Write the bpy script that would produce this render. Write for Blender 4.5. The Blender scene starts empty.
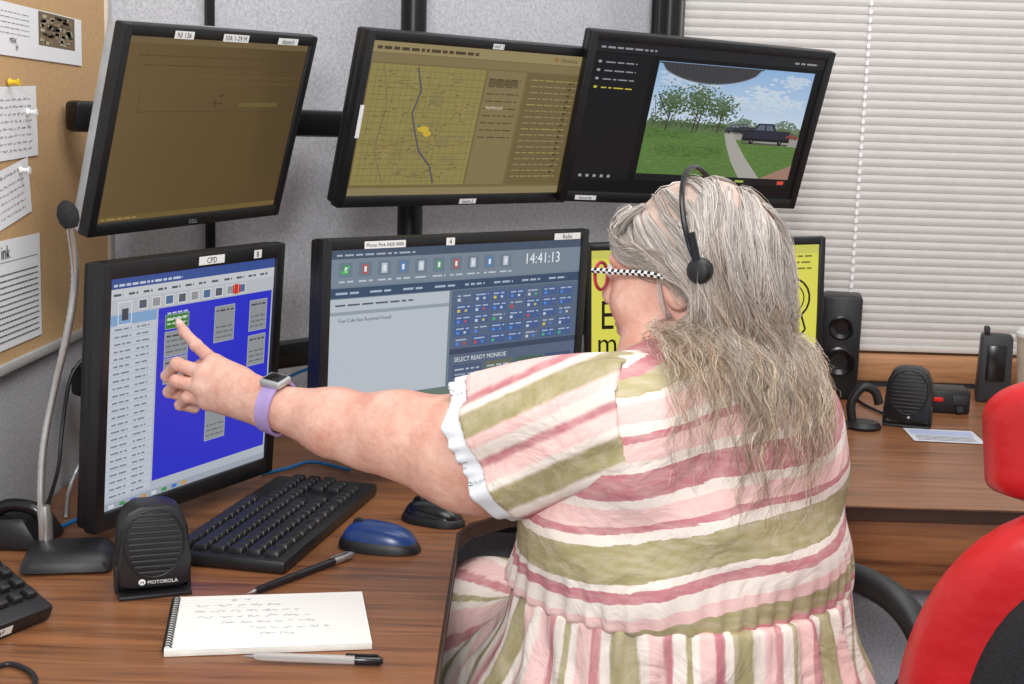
import bpy, bmesh, math, random, time
import numpy as np
from mathutils import Vector, Matrix
random.seed(7); rng=np.random.default_rng(7)
T0=time.time()
S=bpy.context.scene; C=S.collection
S.view_settings.view_transform='Standard'
pi=math.pi
# ------------------------------------------------------------ camera
F=1350.0; H=1.32; PITCH=math.radians(9); ROLL=math.radians(1.8)
fwd=np.array([0,math.cos(PITCH),-math.sin(PITCH)]); up0=np.array([0,math.sin(PITCH),math.cos(PITCH)]); r0=np.array([1.,0,0])
right=math.cos(ROLL)*r0+math.sin(ROLL)*up0; up=-math.sin(ROLL)*r0+math.cos(ROLL)*up0
CAM=np.array([0,0,H])
cd=bpy.data.cameras.new('camera'); cd.sensor_width=36; cd.lens=F*36/1024; cd.clip_start=.05
cam=bpy.data.objects.new('camera',cd); C.objects.link(cam); S.camera=cam
M=Matrix.Identity(4)
for i in range(3):
    M[i][0]=right[i]; M[i][1]=up[i]; M[i][2]=-fwd[i]; M[i][3]=CAM[i]
cam.matrix_world=M
def ray(px,py): return fwd+(px-512)/F*right+(342-py)/F*up
def P(px,py,Y):
    d=ray(px,py); return CAM+d*(Y/d[1])
def PZ(px,py,z):
    d=ray(px,py); return CAM+d*((z-H)/d[2])
def PX(px,py,x):
    d=ray(px,py); return CAM+d*(x/d[0])
def proj(p):
    q=np.asarray(p)-CAM; z=q@fwd
    return np.array([512+F*(q@right)/z, 342-F*(q@up)/z])
# ------------------------------------------------------------ helpers
def lin(c):
    o=[]
    for v in c[:3]:
        v=max(0,min(255,v))/255.0
        o.append(v/12.92 if v<=.04045 else ((v+.055)/1.055)**2.4)
    return (o[0],o[1],o[2],1.0)
MATW={}
def thing(name,label,cat,loc=(0,0,0),mat=None,group=None):
    o=bpy.data.objects.new(name,None); C.objects.link(o); o.empty_display_size=.05
    m=Matrix.Translation(Vector(loc)) if mat is None else mat
    o.matrix_world=m; MATW[o.name]=m.copy()
    o['label']=label; o['category']=cat
    if group: o['group']=group
    return o
def tag(o,label,cat,group=None,kind=None):
    o['label']=label; o['category']=cat
    if group:o['group']=group
    if kind:o['kind']=kind
    return o
def append(bm,t):
    m=bpy.data.meshes.new('tmp'); t.to_mesh(m); bm.from_mesh(m); bpy.data.meshes.remove(m); t.free()
def mesh_obj(name,me,parent=None):
    o=bpy.data.objects.new(name,me); C.objects.link(o)
    if parent is not None: o.parent=parent
    return o
def obj(name,bm,mat,parent=None,world=False,smooth=True,angle=38):
    if world and parent is not None:
        p=parent; m=MATW[p.name] if p.name in MATW else Matrix.Identity(4)
        bm.transform(m.inverted())
    bmesh.ops.recalc_face_normals(bm,faces=bm.faces[:])
    me=bpy.data.meshes.new(name); bm.to_mesh(me); bm.free()
    me.materials.append(mat)
    if smooth:
        me.polygons.foreach_set('use_smooth',[True]*len(me.polygons))
        me.set_sharp_from_angle(angle=math.radians(angle))
    o=mesh_obj(name,me,parent)
    MATW[o.name]=MATW.get(parent.name,Matrix.Identity(4)) if parent is not None else Matrix.Identity(4)
    return o
def struct(name,bm,mat,**k):
    o=obj(name,bm,mat,**k); o['kind']='structure'; return o
def B(): return bmesh.new()
def rotm(x=0,y=0,z=0):
    return Matrix.Rotation(z,4,'Z')@Matrix.Rotation(y,4,'Y')@Matrix.Rotation(x,4,'X')
def add_box(bm,c,s,rot=None,bev=0,seg=2,top=None,topoff=(0,0)):
    t=bmesh.new(); bmesh.ops.create_cube(t,size=1)
    for v in t.verts:
        v.co=Vector((v.co.x*s[0],v.co.y*s[1],v.co.z*s[2]))
        if top and v.co.z>0:
            v.co.x=v.co.x*top[0]+topoff[0]; v.co.y=v.co.y*top[1]+topoff[1]
    if bev: bmesh.ops.bevel(t,geom=t.edges[:],offset=bev,segments=seg,affect='EDGES',profile=.5)
    m=Matrix.Translation(Vector(c))
    if rot is not None: m=m@rot.to_4x4()
    t.transform(m); append(bm,t); return bm
def add_lathe(bm,prof,c=(0,0,0),rot=None,n=24):
    t=bmesh.new(); rings=[]
    for r,z in prof:
        if r<1e-6: rings.append([t.verts.new((0,0,z))])
        else: rings.append([t.verts.new((r*math.cos(2*pi*i/n),r*math.sin(2*pi*i/n),z)) for i in range(n)])
    for a,b in zip(rings,rings[1:]):
        for i in range(n):
            j=(i+1)%n
            if len(a)==1 and len(b)==1: continue
            if len(a)==1: t.faces.new((a[0],b[j],b[i]))
            elif len(b)==1: t.faces.new((a[i],a[j],b[0]))
            else: t.faces.new((a[i],a[j],b[j],b[i]))
    for r in (rings[0],rings[-1]):
        if len(r)>1: t.faces.new(r)
    m=Matrix.Translation(Vector(c))
    if rot is not None: m=m@rot.to_4x4()
    t.transform(m); append(bm,t); return bm
def smooth_path(pts,n=8):
    pts=[np.array(p,float) for p in pts]; out=[]
    for i in range(len(pts)-1):
        p0=pts[max(i-1,0)];p1=pts[i];p2=pts[i+1];p3=pts[min(i+2,len(pts)-1)]
        for k in range(n):
            t=k/n
            out.append(.5*((2*p1)+(-p0+p2)*t+(2*p0-5*p1+4*p2-p3)*t*t+(-p0+3*p1-3*p2+p3)*t**3))
    out.append(pts[-1]); return out
def add_tube(bm,pts,rad,n=10,closed=False):
    pts=[Vector(p) for p in pts]; N=len(pts)
    if not hasattr(rad,'__len__'): rad=[rad]*N
    rings=[]; prev=None
    for i in range(N):
        if closed: t=(pts[(i+1)%N]-pts[i-1]).normalized()
        else: t=(pts[min(i+1,N-1)]-pts[max(i-1,0)]).normalized()
        if prev is None:
            a=Vector((0,0,1)) if abs(t.z)<.9 else Vector((1,0,0)); nn=t.cross(a).normalized()
        else: nn=(prev-t*prev.dot(t)).normalized()
        prev=nn; b=t.cross(nn)
        rings.append([bm.verts.new(pts[i]+rad[i]*(math.cos(2*pi*k/n)*nn+math.sin(2*pi*k/n)*b)) for k in range(n)])
    pr=list(zip(rings,rings[1:]))
    if closed: pr.append((rings[-1],rings[0]))
    for a,b in pr:
        for k in range(n):
            j=(k+1)%n; bm.faces.new((a[k],a[j],b[j],b[k]))
    if not closed: bm.faces.new(rings[0][::-1]); bm.faces.new(rings[-1])
    return bm
def add_prism(bm,poly,z0,z1,m=None,bev=0):
    t=bmesh.new(); a=[t.verts.new((x,y,z0)) for x,y in poly]; b=[t.verts.new((x,y,z1)) for x,y in poly]
    t.faces.new(a[::-1]); t.faces.new(b); n=len(poly)
    for i in range(n): t.faces.new((a[i],a[(i+1)%n],b[(i+1)%n],b[i]))
    if bev: bmesh.ops.bevel(t,geom=[e for e in t.edges],offset=bev,segments=2,affect='EDGES',profile=.5)
    if m is not None: t.transform(m)
    append(bm,t); return bm
# ------------------------------------------------------------ materials
def mk(name):
    m=bpy.data.materials.new(name); m.use_nodes=True; nt=m.node_tree
    return m,nt,nt.nodes['Principled BSDF']
def pmat(name,col,rough=.5,metal=0,var=.06,scale=30,bump=0,bscale=200,coat=0,spec=None,stretch=None,bdist=.002):
    m,nt,b=mk(name); N=nt.nodes; L=nt.links
    tc=N.new('ShaderNodeTexCoord'); mp=N.new('ShaderNodeMapping'); L.new(tc.outputs['Object'],mp.inputs['Vector'])
    if stretch: mp.inputs['Scale'].default_value=stretch
    nz=N.new('ShaderNodeTexNoise'); nz.inputs['Scale'].default_value=scale; nz.inputs['Detail'].default_value=4
    L.new(mp.outputs[0],nz.inputs['Vector'])
    cr=N.new('ShaderNodeValToRGB'); c=lin(col)
    cr.color_ramp.elements[0].position=.3; cr.color_ramp.elements[1].position=.7
    cr.color_ramp.elements[0].color=tuple(max(0,v*(1-var*2)) for v in c[:3])+(1,)
    cr.color_ramp.elements[1].color=tuple(min(1,v*(1+var*2)) for v in c[:3])+(1,)
    L.new(nz.outputs['Fac'],cr.inputs[0]); L.new(cr.outputs[0],b.inputs['Base Color'])
    b.inputs['Roughness'].default_value=rough; b.inputs['Metallic'].default_value=metal
    if coat: b.inputs['Coat Weight'].default_value=coat; b.inputs['Coat Roughness'].default_value=.15
    if spec is not None: b.inputs['Specular IOR Level'].default_value=spec
    if bump:
        n2=N.new('ShaderNodeTexNoise'); n2.inputs['Scale'].default_value=bscale; n2.inputs['Detail'].default_value=3
        L.new(mp.outputs[0],n2.inputs['Vector'])
        bp=N.new('ShaderNodeBump'); bp.inputs['Strength'].default_value=bump; bp.inputs['Distance'].default_value=bdist
        L.new(n2.outputs['Fac'],bp.inputs['Height']); L.new(bp.outputs[0],b.inputs['Normal'])
    return m
def wood(name,c1,c2,rough=.34,sc=(1.5,24,24),spec=.5):
    m,nt,b=mk(name); N=nt.nodes; L=nt.links
    tc=N.new('ShaderNodeTexCoord'); mp=N.new('ShaderNodeMapping'); mp.inputs['Scale'].default_value=sc; mp.inputs['Rotation'].default_value=(0,0,.12)
    L.new(tc.outputs['Object'],mp.inputs['Vector'])
    n1=N.new('ShaderNodeTexNoise'); n1.inputs['Scale'].default_value=2.0; n1.inputs['Detail'].default_value=8; n1.inputs['Distortion'].default_value=1.0
    L.new(mp.outputs[0],n1.inputs['Vector'])
    mp2=N.new('ShaderNodeMapping'); mp2.inputs['Scale'].default_value=(sc[0]*3,sc[1]*7,sc[2]*7); mp2.inputs['Rotation'].default_value=(0,0,.12); L.new(tc.outputs['Object'],mp2.inputs['Vector'])
    n2=N.new('ShaderNodeTexNoise'); n2.inputs['Scale'].default_value=3; n2.inputs['Detail'].default_value=4; L.new(mp2.outputs[0],n2.inputs['Vector'])
    mx=N.new('ShaderNodeMath'); mx.operation='MULTIPLY_ADD'; mx.inputs[1].default_value=.5; L.new(n2.outputs['Fac'],mx.inputs[0]); L.new(n1.outputs['Fac'],mx.inputs[2])
    cr=N.new('ShaderNodeValToRGB'); e=cr.color_ramp.elements
    e[0].position=.50; e[0].color=lin(c2); e[1].position=.98; e[1].color=lin(c1)
    k=e.new(.68); k.color=lin([(a*1.2+b_*.8)/2 for a,b_ in zip(c1,c2)])
    L.new(mx.outputs[0],cr.inputs[0]); L.new(cr.outputs[0],b.inputs['Base Color'])
    b.inputs['Roughness'].default_value=rough; b.inputs['Specular IOR Level'].default_value=spec
    return m
def attrmat(name,emit=0,rough=.6,spec=.3):
    m,nt,b=mk(name); N=nt.nodes; L=nt.links
    a=N.new('ShaderNodeAttribute'); a.attribute_name='Col'
    b.inputs['Roughness'].default_value=rough; b.inputs['Specular IOR Level'].default_value=spec
    if emit:
        b.inputs['Base Color'].default_value=(.006,.006,.006,1)
        L.new(a.outputs['Color'],b.inputs['Emission Color']); b.inputs['Emission Strength'].default_value=emit
    else: L.new(a.outputs['Color'],b.inputs['Base Color'])
    return m
black=pmat('black_plastic',(24,24,27),.42,var=.1,bump=.15,bscale=900)
blackg=pmat('black_gloss_plastic',(16,16,19),.22,var=.05)
dark=pmat('dark_grey_plastic',(44,44,48),.5)
keym=pmat('key_plastic',(29,29,32),.38,var=.05)
silver=pmat('silver_plastic',(176,178,180),.35,.3)
chrome=pmat('brushed_metal',(190,188,185),.3,.85)
steel=pmat('black_steel',(22,22,25),.35,.3)
white=pmat('white_plastic',(232,232,229),.5,var=.02)
fabric=pmat('grey_panel_fabric',(186,186,191),.95,var=.09,scale=200,bump=.3,bscale=500,spec=.1)
corkm=pmat('tan_tack_fabric',(200,164,122),.95,var=.05,scale=300,bump=.25,bscale=400,spec=.1)
trimm=pmat('panel_trim',(168,166,164),.5)
blindm=pmat('blind_slat_paint',(212,208,205),.6,var=.015)
carpet=pmat('carpet',(92,92,98),1,var=.2,scale=120,bump=.6,bscale=300,spec=.05)
wallm=pmat('painted_wall',(205,203,200),.8,bump=.1)
woodm=wood('desk_walnut_laminate',(156,103,66),(88,55,35))
woodl=wood('trim_oak',(205,150,105),(160,105,68),.45)
redm=pmat('red_vinyl',(190,24,28),.34,var=.06,scale=8,bump=.5,bscale=16,bdist=.008,coat=.15)
blackv=pmat('black_mesh_cloth',(28,27,30),.85,var=.2,scale=300,bump=.5,bscale=500)
bluep=pmat('blue_plastic',(30,60,118),.28,var=.06)
bluec=pmat('blue_cable_rubber',(30,125,200),.5)
paperm=attrmat('printed_paper',0,.8,.2)
scrm=attrmat('lit_screen',.88,.25,.3)
purple=pmat('lilac_silicone',(172,150,202),.6)
redfr=pmat('red_frame',(186,48,70),.3)
beige=pmat('beige_plastic',(205,190,170),.5)
yellowp=pmat('yellow_plastic',(235,200,40),.4)
redled=pmat('red_button',(220,30,30),.4)
# ------------------------------------------------------------ canvas
TXT={}
def text_geo(s):
    if s in TXT: return TXT[s]
    cu=bpy.data.curves.new('t','FONT'); cu.body=s; cu.size=1; cu.resolution_u=2
    o=bpy.data.objects.new('t',cu)
    me=bpy.data.meshes.new_from_object(o)
    if me is None or len(me.vertices)==0:
        C.objects.link(o); dg=bpy.context.evaluated_depsgraph_get(); me=bpy.data.meshes.new_from_object(o.evaluated_get(dg)); C.objects.unlink(o)
    v=[(q.co.x,q.co.y) for q in me.vertices]; f=[tuple(p.vertices) for p in me.polygons]
    bpy.data.meshes.remove(me); bpy.data.objects.remove(o); bpy.data.curves.remove(cu)
    if v:
        mx=min(a for a,_ in v); w=max(a for a,_ in v)-mx; v=[(a-mx,b) for a,b in v]
    else: w=0
    TXT[s]=(v,f,w); return TXT[s]
class Canvas:
    def __init__(s,w,h,eps=.00025): s.w=w;s.h=h;s.v=[];s.f=[];s.c=[];s.eps=eps;s.r=random.Random(3)
    def pt(s,x,y,l): return ((x-.5)*s.w,-s.eps*l,(y-.5)*s.h)
    def poly(s,pts,col,l=1):
        n=len(s.v); s.v+= [s.pt(x,y,l) for x,y in pts]; s.f.append(tuple(range(n,n+len(pts)))); s.c.append(lin(col))
    def rect(s,x0,y0,x1,y1,col,l=1): s.poly([(x0,y0),(x1,y0),(x1,y1),(x0,y1)],col,l)
    def frame(s,x0,y0,x1,y1,t,col,l=2):
        ty=t*s.w/s.h
        s.rect(x0,y0,x1,y0+ty,col,l);s.rect(x0,y1-ty,x1,y1,col,l);s.rect(x0,y0,x0+t,y1,col,l);s.rect(x1-t,y0,x1,y1,col,l)
    def ell(s,x,y,rx,ry,col,l=2,n=14): s.poly([(x+rx*math.cos(2*pi*i/n),y+ry*math.sin(2*pi*i/n)) for i in range(n)],col,l)
    def line(s,pts,t,col,l=3):
        for (x0,y0),(x1,y1) in zip(pts,pts[1:]):
            dx=(x1-x0)*s.w;dy=(y1-y0)*s.h;L=math.hypot(dx,dy) or 1; nx=-dy/L*t/2;ny=dx/L*t/2
            s.poly([(x0+nx/s.w,y0+ny/s.h),(x1+nx/s.w,y1+ny/s.h),(x1-nx/s.w,y1-ny/s.h),(x0-nx/s.w,y0-ny/s.h)],col,l)
    def text(s,t,x,y,size,col,l=4,center=False,sx=1,rot=0):
        v,f,w=text_geo(t); n=len(s.v); ca,sa=math.cos(rot),math.sin(rot)
        off=-w/2 if center else 0
        for a,b in v:
            a=(a+off)*size*sx; b=b*size
            a,b=a*ca-b*sa,a*sa+b*ca
            s.v.append(((x-.5)*s.w+a,-s.eps*l,(y-.5)*s.h+b))
        for q in f: s.f.append(tuple(n+i for i in q)); s.c.append(lin(col))
    def dashes(s,x0,x1,y,hh,col,l=3):
        x=x0
        while x<x1:
            d=s.r.uniform(.012,.045); s.rect(x,y,min(x+d,x1),y+hh,col,l); x+=d+.008
    def hand(s,x0,x1,y,a,t,col,l=3):
        x=x0
        while x<x1:
            wl=s.r.uniform(.03,.09); pts=[]; e=min(x+wl,x1)
            while x<e:
                pts.append((x,y+s.r.uniform(-a,a))); x+=s.r.uniform(.004,.009)
            s.line(pts,t,col,l); x+=.02
    def build(s,name,mat,parent,m=None):
        me=bpy.data.meshes.new(name); vs=s.v
        if m is not None: vs=[tuple(m@Vector(q)) for q in vs]
        me.from_pydata(vs,[],s.f); a=me.color_attributes.new('Col','FLOAT_COLOR','CORNER')
        cols=[]
        for f,c in zip(s.f,s.c): cols+=list(c)*len(f)
        a.data.foreach_set('color',cols); me.materials.append(mat); me.update()
        return mesh_obj(name,me,parent)
# ------------------------------------------------------------ SETTING
DZ=.75; XL=-.69; YB=3.15; YC=2.26; Y0=1.70
struct('floor',add_box(B(),(.5,1.2,-.02),(6,7,.04)),carpet,smooth=False)
b=B(); add_box(b,(XL-.03,(Y0+YC)/2,1.0),(.06,YC-Y0,2.0)); struct('wall_left',b,fabric,smooth=False)
b=B(); add_box(b,(.6,YB+.17,.4),(5.8,.1,.8)); add_box(b,(-.98,YB+.17,1.5),(2.62,.1,1.4)); add_box(b,(1.95,YB+.17,2.15),(3.2,.1,.3))
struct('wall_back',b,wallm,smooth=False)
b=B(); add_box(b,(1.92,YB+.04,.785),(3.15,.1,.06),bev=.006); struct('trim_1',b,woodl)
b=B()
for z in (.84,1.4,1.98): add_box(b,(1.92,YB+.14,z),(3.14,.04,.04))
for x in (.36,1.4,2.4,3.4): add_box(b,(x,YB+.14,1.4),(.04,.04,1.18))
add_box(b,(1.92,YB+.165,1.4),(3.12,.005,1.15)); struct('window_1',b,white)
QA=Vector((XL,YC,0)); QB=Vector((.325,3.115,0)); dq=(QB-QA); Lq=dq.length; aq=math.atan2(dq.y,dq.x); dq.normalize(); nq=Vector((-dq.y,dq.x,0)); Rq=Matrix.Rotation(aq,4,'Z')
def onq(s,off,z): p=QA+dq*s+nq*off; return (p.x,p.y,z)
pt=thing('cubicle_partition','grey fabric partition angled behind the row of monitors','partition',onq(Lq/2,.035,0))
ss=[0,.62,Lq]
for a,c in zip(ss,ss[1:]): obj('fabric_panel',add_box(B(),onq((a+c)/2,.035,.95),(c-a-.001,.06,1.9),rot=Rq,bev=.0015),fabric,pt,world=True)
obj('end_post',add_box(B(),onq(Lq+.012,.035,.95),(.022,.07,1.9),rot=Rq,bev=.004),trimm,pt,world=True)
b=B()
for s_ in (.195,Lq-.04): add_box(b,onq(s_,-.004,.95),(.014,.010,1.9),rot=Rq)
obj('slotted_track',b,steel,pt,world=True)
pb=thing('pinboard','tan fabric pinboard with papers on the left partition','pinboard',(XL,2.0,1.0))
zb=float(PX(40,343,XL)[2])
obj('board',add_box(B(),(XL+.006,(Y0+YC)/2,zb+.45),(.012,YC-Y0-.004,.9)),corkm,pb,world=True,smooth=False)
obj('bottom_rail',add_box(B(),(XL+.009,(Y0+YC)/2,zb-.007),(.018,YC-Y0-.004,.014),bev=.003),trimm,pb,world=True)
obj('corner_strip',add_box(B(),(XL+.010,YC-.010,zb+.45),(.014,.014,.9),bev=.003),pmat('light_strip',(205,195,180),.5),pb,world=True)
def wallpaper(px0,py0,px1,py1,draw,label,cat='paper',roll=0):
    xw=XL+.014
    a=PX(px0,py0,xw); c=PX(px1,py1,xw)
    w=abs(c[1]-a[1]); h=abs(a[2]-c[2])
    cen=Vector((xw,(a[1]+c[1])/2,(a[2]+c[2])/2))
    m=Matrix.Translation(cen)@Matrix.Rotation(roll,4,'X')@Matrix.Rotation(pi/2,4,'Z')
    cv=Canvas(w,h,.0002); cv.rect(0,0,1,1,(236,236,238),0); draw(cv)
    o=cv.build('paper_sheet',paperm,None,m); 
    tag(o,label,cat); return o
def pA(cv):
    cv.rect(.54,.3,.92,.98,(120,105,85),1)
    for i in range(70):
        x=.55+.31*cv.r.random(); y=.33+.55*cv.r.random(); cv.rect(x,y,x+.04,y+.06,cv.r.choice([(90,80,60),(170,160,140),(60,55,50),(150,125,95),(186,176,150)]),2)
    cv.text('MERK',.27,.25,.010,(40,40,40)); cv.text('39',.32,.12,.010,(40,40,40))
    for k in range(5): cv.dashes(.05,.45,.42+.1*k,.012,(130,130,130))
def pB(cv):
    for k in range(8): cv.hand(.12,.9,.12+.1*k,.018,.0010,(150,150,158))
def pC(cv):
    for k in range(5): cv.hand(.15,.85,.16+.13*k,.02,.0008,(170,120,125))
    cv.hand(.15,.85,.86,.03,.0008,(100,100,110))
def pD(cv):
    cv.text('ink',.34,.83,.026,(20,20,20)); cv.ell(.18,.88,.07,.035,(50,50,50),2); cv.ell(.18,.88,.03,.014,(236,236,238),3)
    cv.rect(.08,.795,.95,.80,(60,60,60),2)
    for k in range(12): cv.dashes(.08,.95,.07+.055*k,.014,(90,90,92))
wallpaper(-25,-6,82,66,pA,'white page with a brown photo at the top of the pinboard')
wallpaper(-22,84,38,158,pB,'handwritten white note under the photo page',roll=.04)
wallpaper(-12,168,31,220,pC,'small slip pinned below the handwritten note','note',roll=.16)
wallpaper(-22,246,42,334,pD,'white printed sheet with dense text near pinboard bottom')
for i,(px,py,mm,nm) in enumerate([(9,82,yellowp,'yellow pushpin between photo page and handwritten note'),(27,112,white,'white pushpin right of the handwritten note'),(20,170,white,'white pushpin at the top of the small slip')]):
    q=PX(px,py,XL+.015); b=B()
    add_lathe(b,[(0,0),(.005,0),(.005,.002),(.003,.004),(.003,.010),(.005,.012),(.005,.014),(0,.014)],q,rotm(y=pi/2),12)
    tag(obj('pushpin',b,mm),nm,'pushpin')
# blinds
bl=thing('window_blind','closed off-white venetian blind over the window','blind',(1.9,YB+.05,.83))
b=B(); z=.835; SP=.0192
while z<1.93:
    t=bmesh.new(); n=6; top=[]
    for i in range(n+1):
        u=i/n; top.append((YB+.045-.0028*math.sin(u*pi)+(u-.5)*.0014,z+u*(SP+.0006)))
    va=[t.verts.new((.375,y_,z_)) for y_,z_ in top]; vb=[t.verts.new((3.4,y_,z_)) for y_,z_ in top]
    for i in range(n): t.faces.new((va[i],vb[i],vb[i+1],va[i+1]))
    append(b,t); z+=SP
obj('slats',b,blindm,bl,world=True,angle=80)
obj('bottom_rail',add_box(B(),(1.89,YB+.045,.828),(3.02,.02,.014),bev=.004),blindm,bl,world=True)
obj('head_rail',add_box(B(),(1.89,YB+.045,1.96),(3.02,.04,.03),bev=.004),blindm,bl,world=True)
brightc=pmat('white_cord_hole_light',(252,252,252),.6,var=0)
for px in (862,1110):
    q=P(px,150,YB+.03)
    b=B(); zz=.842
    while zz<1.94: add_box(b,(q[0],YB+.0375,zz),(.0075,.002,.010)); zz+=SP  # white dashes paint the daylight showing through the slat holes; cord follows
    add_tube(b,[(q[0],YB+.0385,.83),(q[0],YB+.0385,1.95)],.0010,6)
    obj('ladder_cord_hole_light',b,brightc,bl,world=True)
# ------------------------------------------------------------ DESK
dk=thing('desk','L-shaped walnut laminate desk with dark edge','desk',(0,2,0))
tail=[(2.2,2.06),(2.2,3.10),(.33,3.10),(XL+.004,YC-.008),(XL+.004,Y0-.006),(-.95,Y0-.006)]
poly=[(-.95,.9),(-.07,.9),(-.07,1.85),(-.055,1.90),(.0,1.96),(.10,2.04),(.17,2.06)]+tail
obj('worktop',add_prism(B(),poly,DZ-.012,DZ,None),woodm,dk,world=True,smooth=False)
pe=[(-.95,.896),(-.067,.896),(-.067,1.85),(-.052,1.898),(.003,1.957),(.102,2.037),(.17,2.056),(2.204,2.056)]+tail[1:]
obj('edge_band',add_prism(B(),pe,DZ-.022,DZ-.0015,None,.0015),pmat('dark_edge',(58,38,29),.4),dk,world=True)
obj('front_panel',add_box(B(),(1.25,2.075,.670),(1.9,.02,.115),bev=.003),woodm,dk,world=True)
obj('modesty_panel',add_box(B(),(.95,2.2,.34),(2.3,.03,.62)),fabric,dk,world=True,smooth=False)
for x,y in ((-.9,1.0),(-.2,1.0),(-.6,2.1),(2.1,2.4),(2.1,3.0)):
    obj('leg',add_box(B(),(x,y,.364),(.06,.06,.728),bev=.005),steel,dk,world=True)
# ------------------------------------------------------------ MONITORS
def rect_pts(p,h):
    a,bq,D,yaw,tilt,w,roll=p
    c=P(a,bq,D); X=np.array([math.cos(yaw),math.sin(yaw),0]); n=np.array([math.sin(yaw),-math.cos(yaw),0]); Z=np.array([0,0,1.])
    U=math.cos(tilt)*Z+math.sin(tilt)*n; Nn=math.cos(tilt)*n-math.sin(tilt)*Z
    X2=math.cos(roll)*X-math.sin(roll)*U; U2=math.sin(roll)*X+math.cos(roll)*U
    return c,X2,U2,Nn,[c-X2*w/2+U2*h/2,c+X2*w/2+U2*h/2,c+X2*w/2-U2*h/2,c-X2*w/2-U2*h/2]
def fit(cor,h,yaw0=.8,D0=2.3,tilt0=.1):
    cor=np.array(cor,float)
    def res(p):
        q=rect_pts(p,h)[4]
        return np.concatenate([(np.array([proj(v) for v in q])-cor).ravel(),[25*p[6],4*p[4]]])
    p=np.array([cor[:,0].mean(),cor[:,1].mean(),D0,yaw0,tilt0,h*1.3,0.]); lam=1.
    r=res(p)
    for it in range(120):
        J=np.array([(res(p+np.eye(7)[i]*e)-r)/e for i,e in enumerate([.1,.1,1e-3,1e-3,1e-3,1e-3,1e-3])]).T
        A=J.T@J; dp=np.linalg.solve(A+lam*np.diag(np.diag(A)+1e-6),-J.T@r); rn=res(p+dp)
        if rn@rn<r@r: p=p+dp; r=rn; lam=max(lam*.4,1e-6)
        else: lam*=3
    c,X,U,N_,_=rect_pts(p,h); m=Matrix.Identity(4)
    for i in range(3): m[i][0]=X[i];m[i][1]=-N_[i];m[i][2]=U[i];m[i][3]=c[i]
    return m,p[5],p
def monitor(cor,h,label,draw,bz=(.018,.018,.018,.022),stickers=(),yaw0=.8,side=None,D0=2.3,logo=None):
    m,w,p=fit(cor,h,yaw0,D0)
    t=thing('monitor',label,'monitor',mat=m)
    l,r,tp,bt=bz
    b=B()
    add_box(b,(-w/2+l/2,.005,0),(l,.020,h),bev=.003); add_box(b,(w/2-r/2,.005,0),(r,.020,h),bev=.003)
    add_box(b,(0,.005,h/2-tp/2),(w-.004,.0195,tp),bev=.003); add_box(b,(0,.005,-h/2+bt/2),(w-.004,.0195,bt),bev=.003)
    obj('bezel',b,black,t)
    b=B(); add_box(b,(0,.022,0),(w-.004,.018,h-.004),bev=.005)
    R=Matrix.Rotation(-pi/2,4,'X'); add_box(b,(0,.040,0),(w*.7,h*.7,.022),rot=R,top=(.7,.7))
    obj('rear_housing',b,side or black,t)
    sw=w-l-r; sh=h-tp-bt
    cv=Canvas(sw,sh); draw(cv)
    s=cv.build('screen',scrm,t,Matrix.Translation(Vector(((l-r)/2,0.0,(bt-tp)/2))))
    for (x,y,ww,hh,tx) in stickers:
        cs=Canvas(ww,hh,.0003); cs.rect(0,0,1,1,(232,232,230),0)
        if tx: 
            v,f,tw=text_geo(tx); sz=min(hh*.95,ww*.90/max(tw,.1)); cs.text(tx,.5,.5-.36*sz/hh,sz,(25,25,30),1,center=True)
        cs.build('label_sticker',paperm,t,Matrix.Translation(Vector(((x-.5)*w,-.0056,(y-.5)*h))))
    if logo:
        cl=Canvas(.03,.03,.0002); cl.text(logo,.5,.4,.009,(150,150,155),1,center=True); cl.build('maker_mark',paperm,t,Matrix.Translation(Vector((0,-.0055,-h/2+bt/2-.001))))
    return t,m,w
R_=random.Random(5)
def dUL(c):
    for k in range(30):
        g=k/29; c.rect(k/30,0,(k+1)/30+.001,1,(106-20*g,86-18*g,55-13*g),0)
    c.rect(0,.965,1,1,(110,94,66),1); c.rect(0,.0,1,.03,(112,93,53),1)
    for k in range(6): c.frame(.04+.155*k,.76,.18+.155*k,.80,.002,(108,90,60),2)
    c.dashes(.06,.9,.90,.006,(84,67,43)); c.dashes(.1,.7,.85,.006,(84,67,43))
    c.rect(.1,.6,.93,.603,(80,63,39),2); c.rect(.1,.6,.102,.72,(80,63,39),2)
    c.rect(.5,.62,.505,.67,(68,50,35),3); c.rect(.485,.645,.545,.649,(68,50,35),3); c.ell(.53,.69,.006,.008,(60,44,31),3)
    c.rect(.64,.625,.88,.65,(104,90,52),2)
    c.dashes(.02,.2,.01,.01,(150,130,80))
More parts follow.
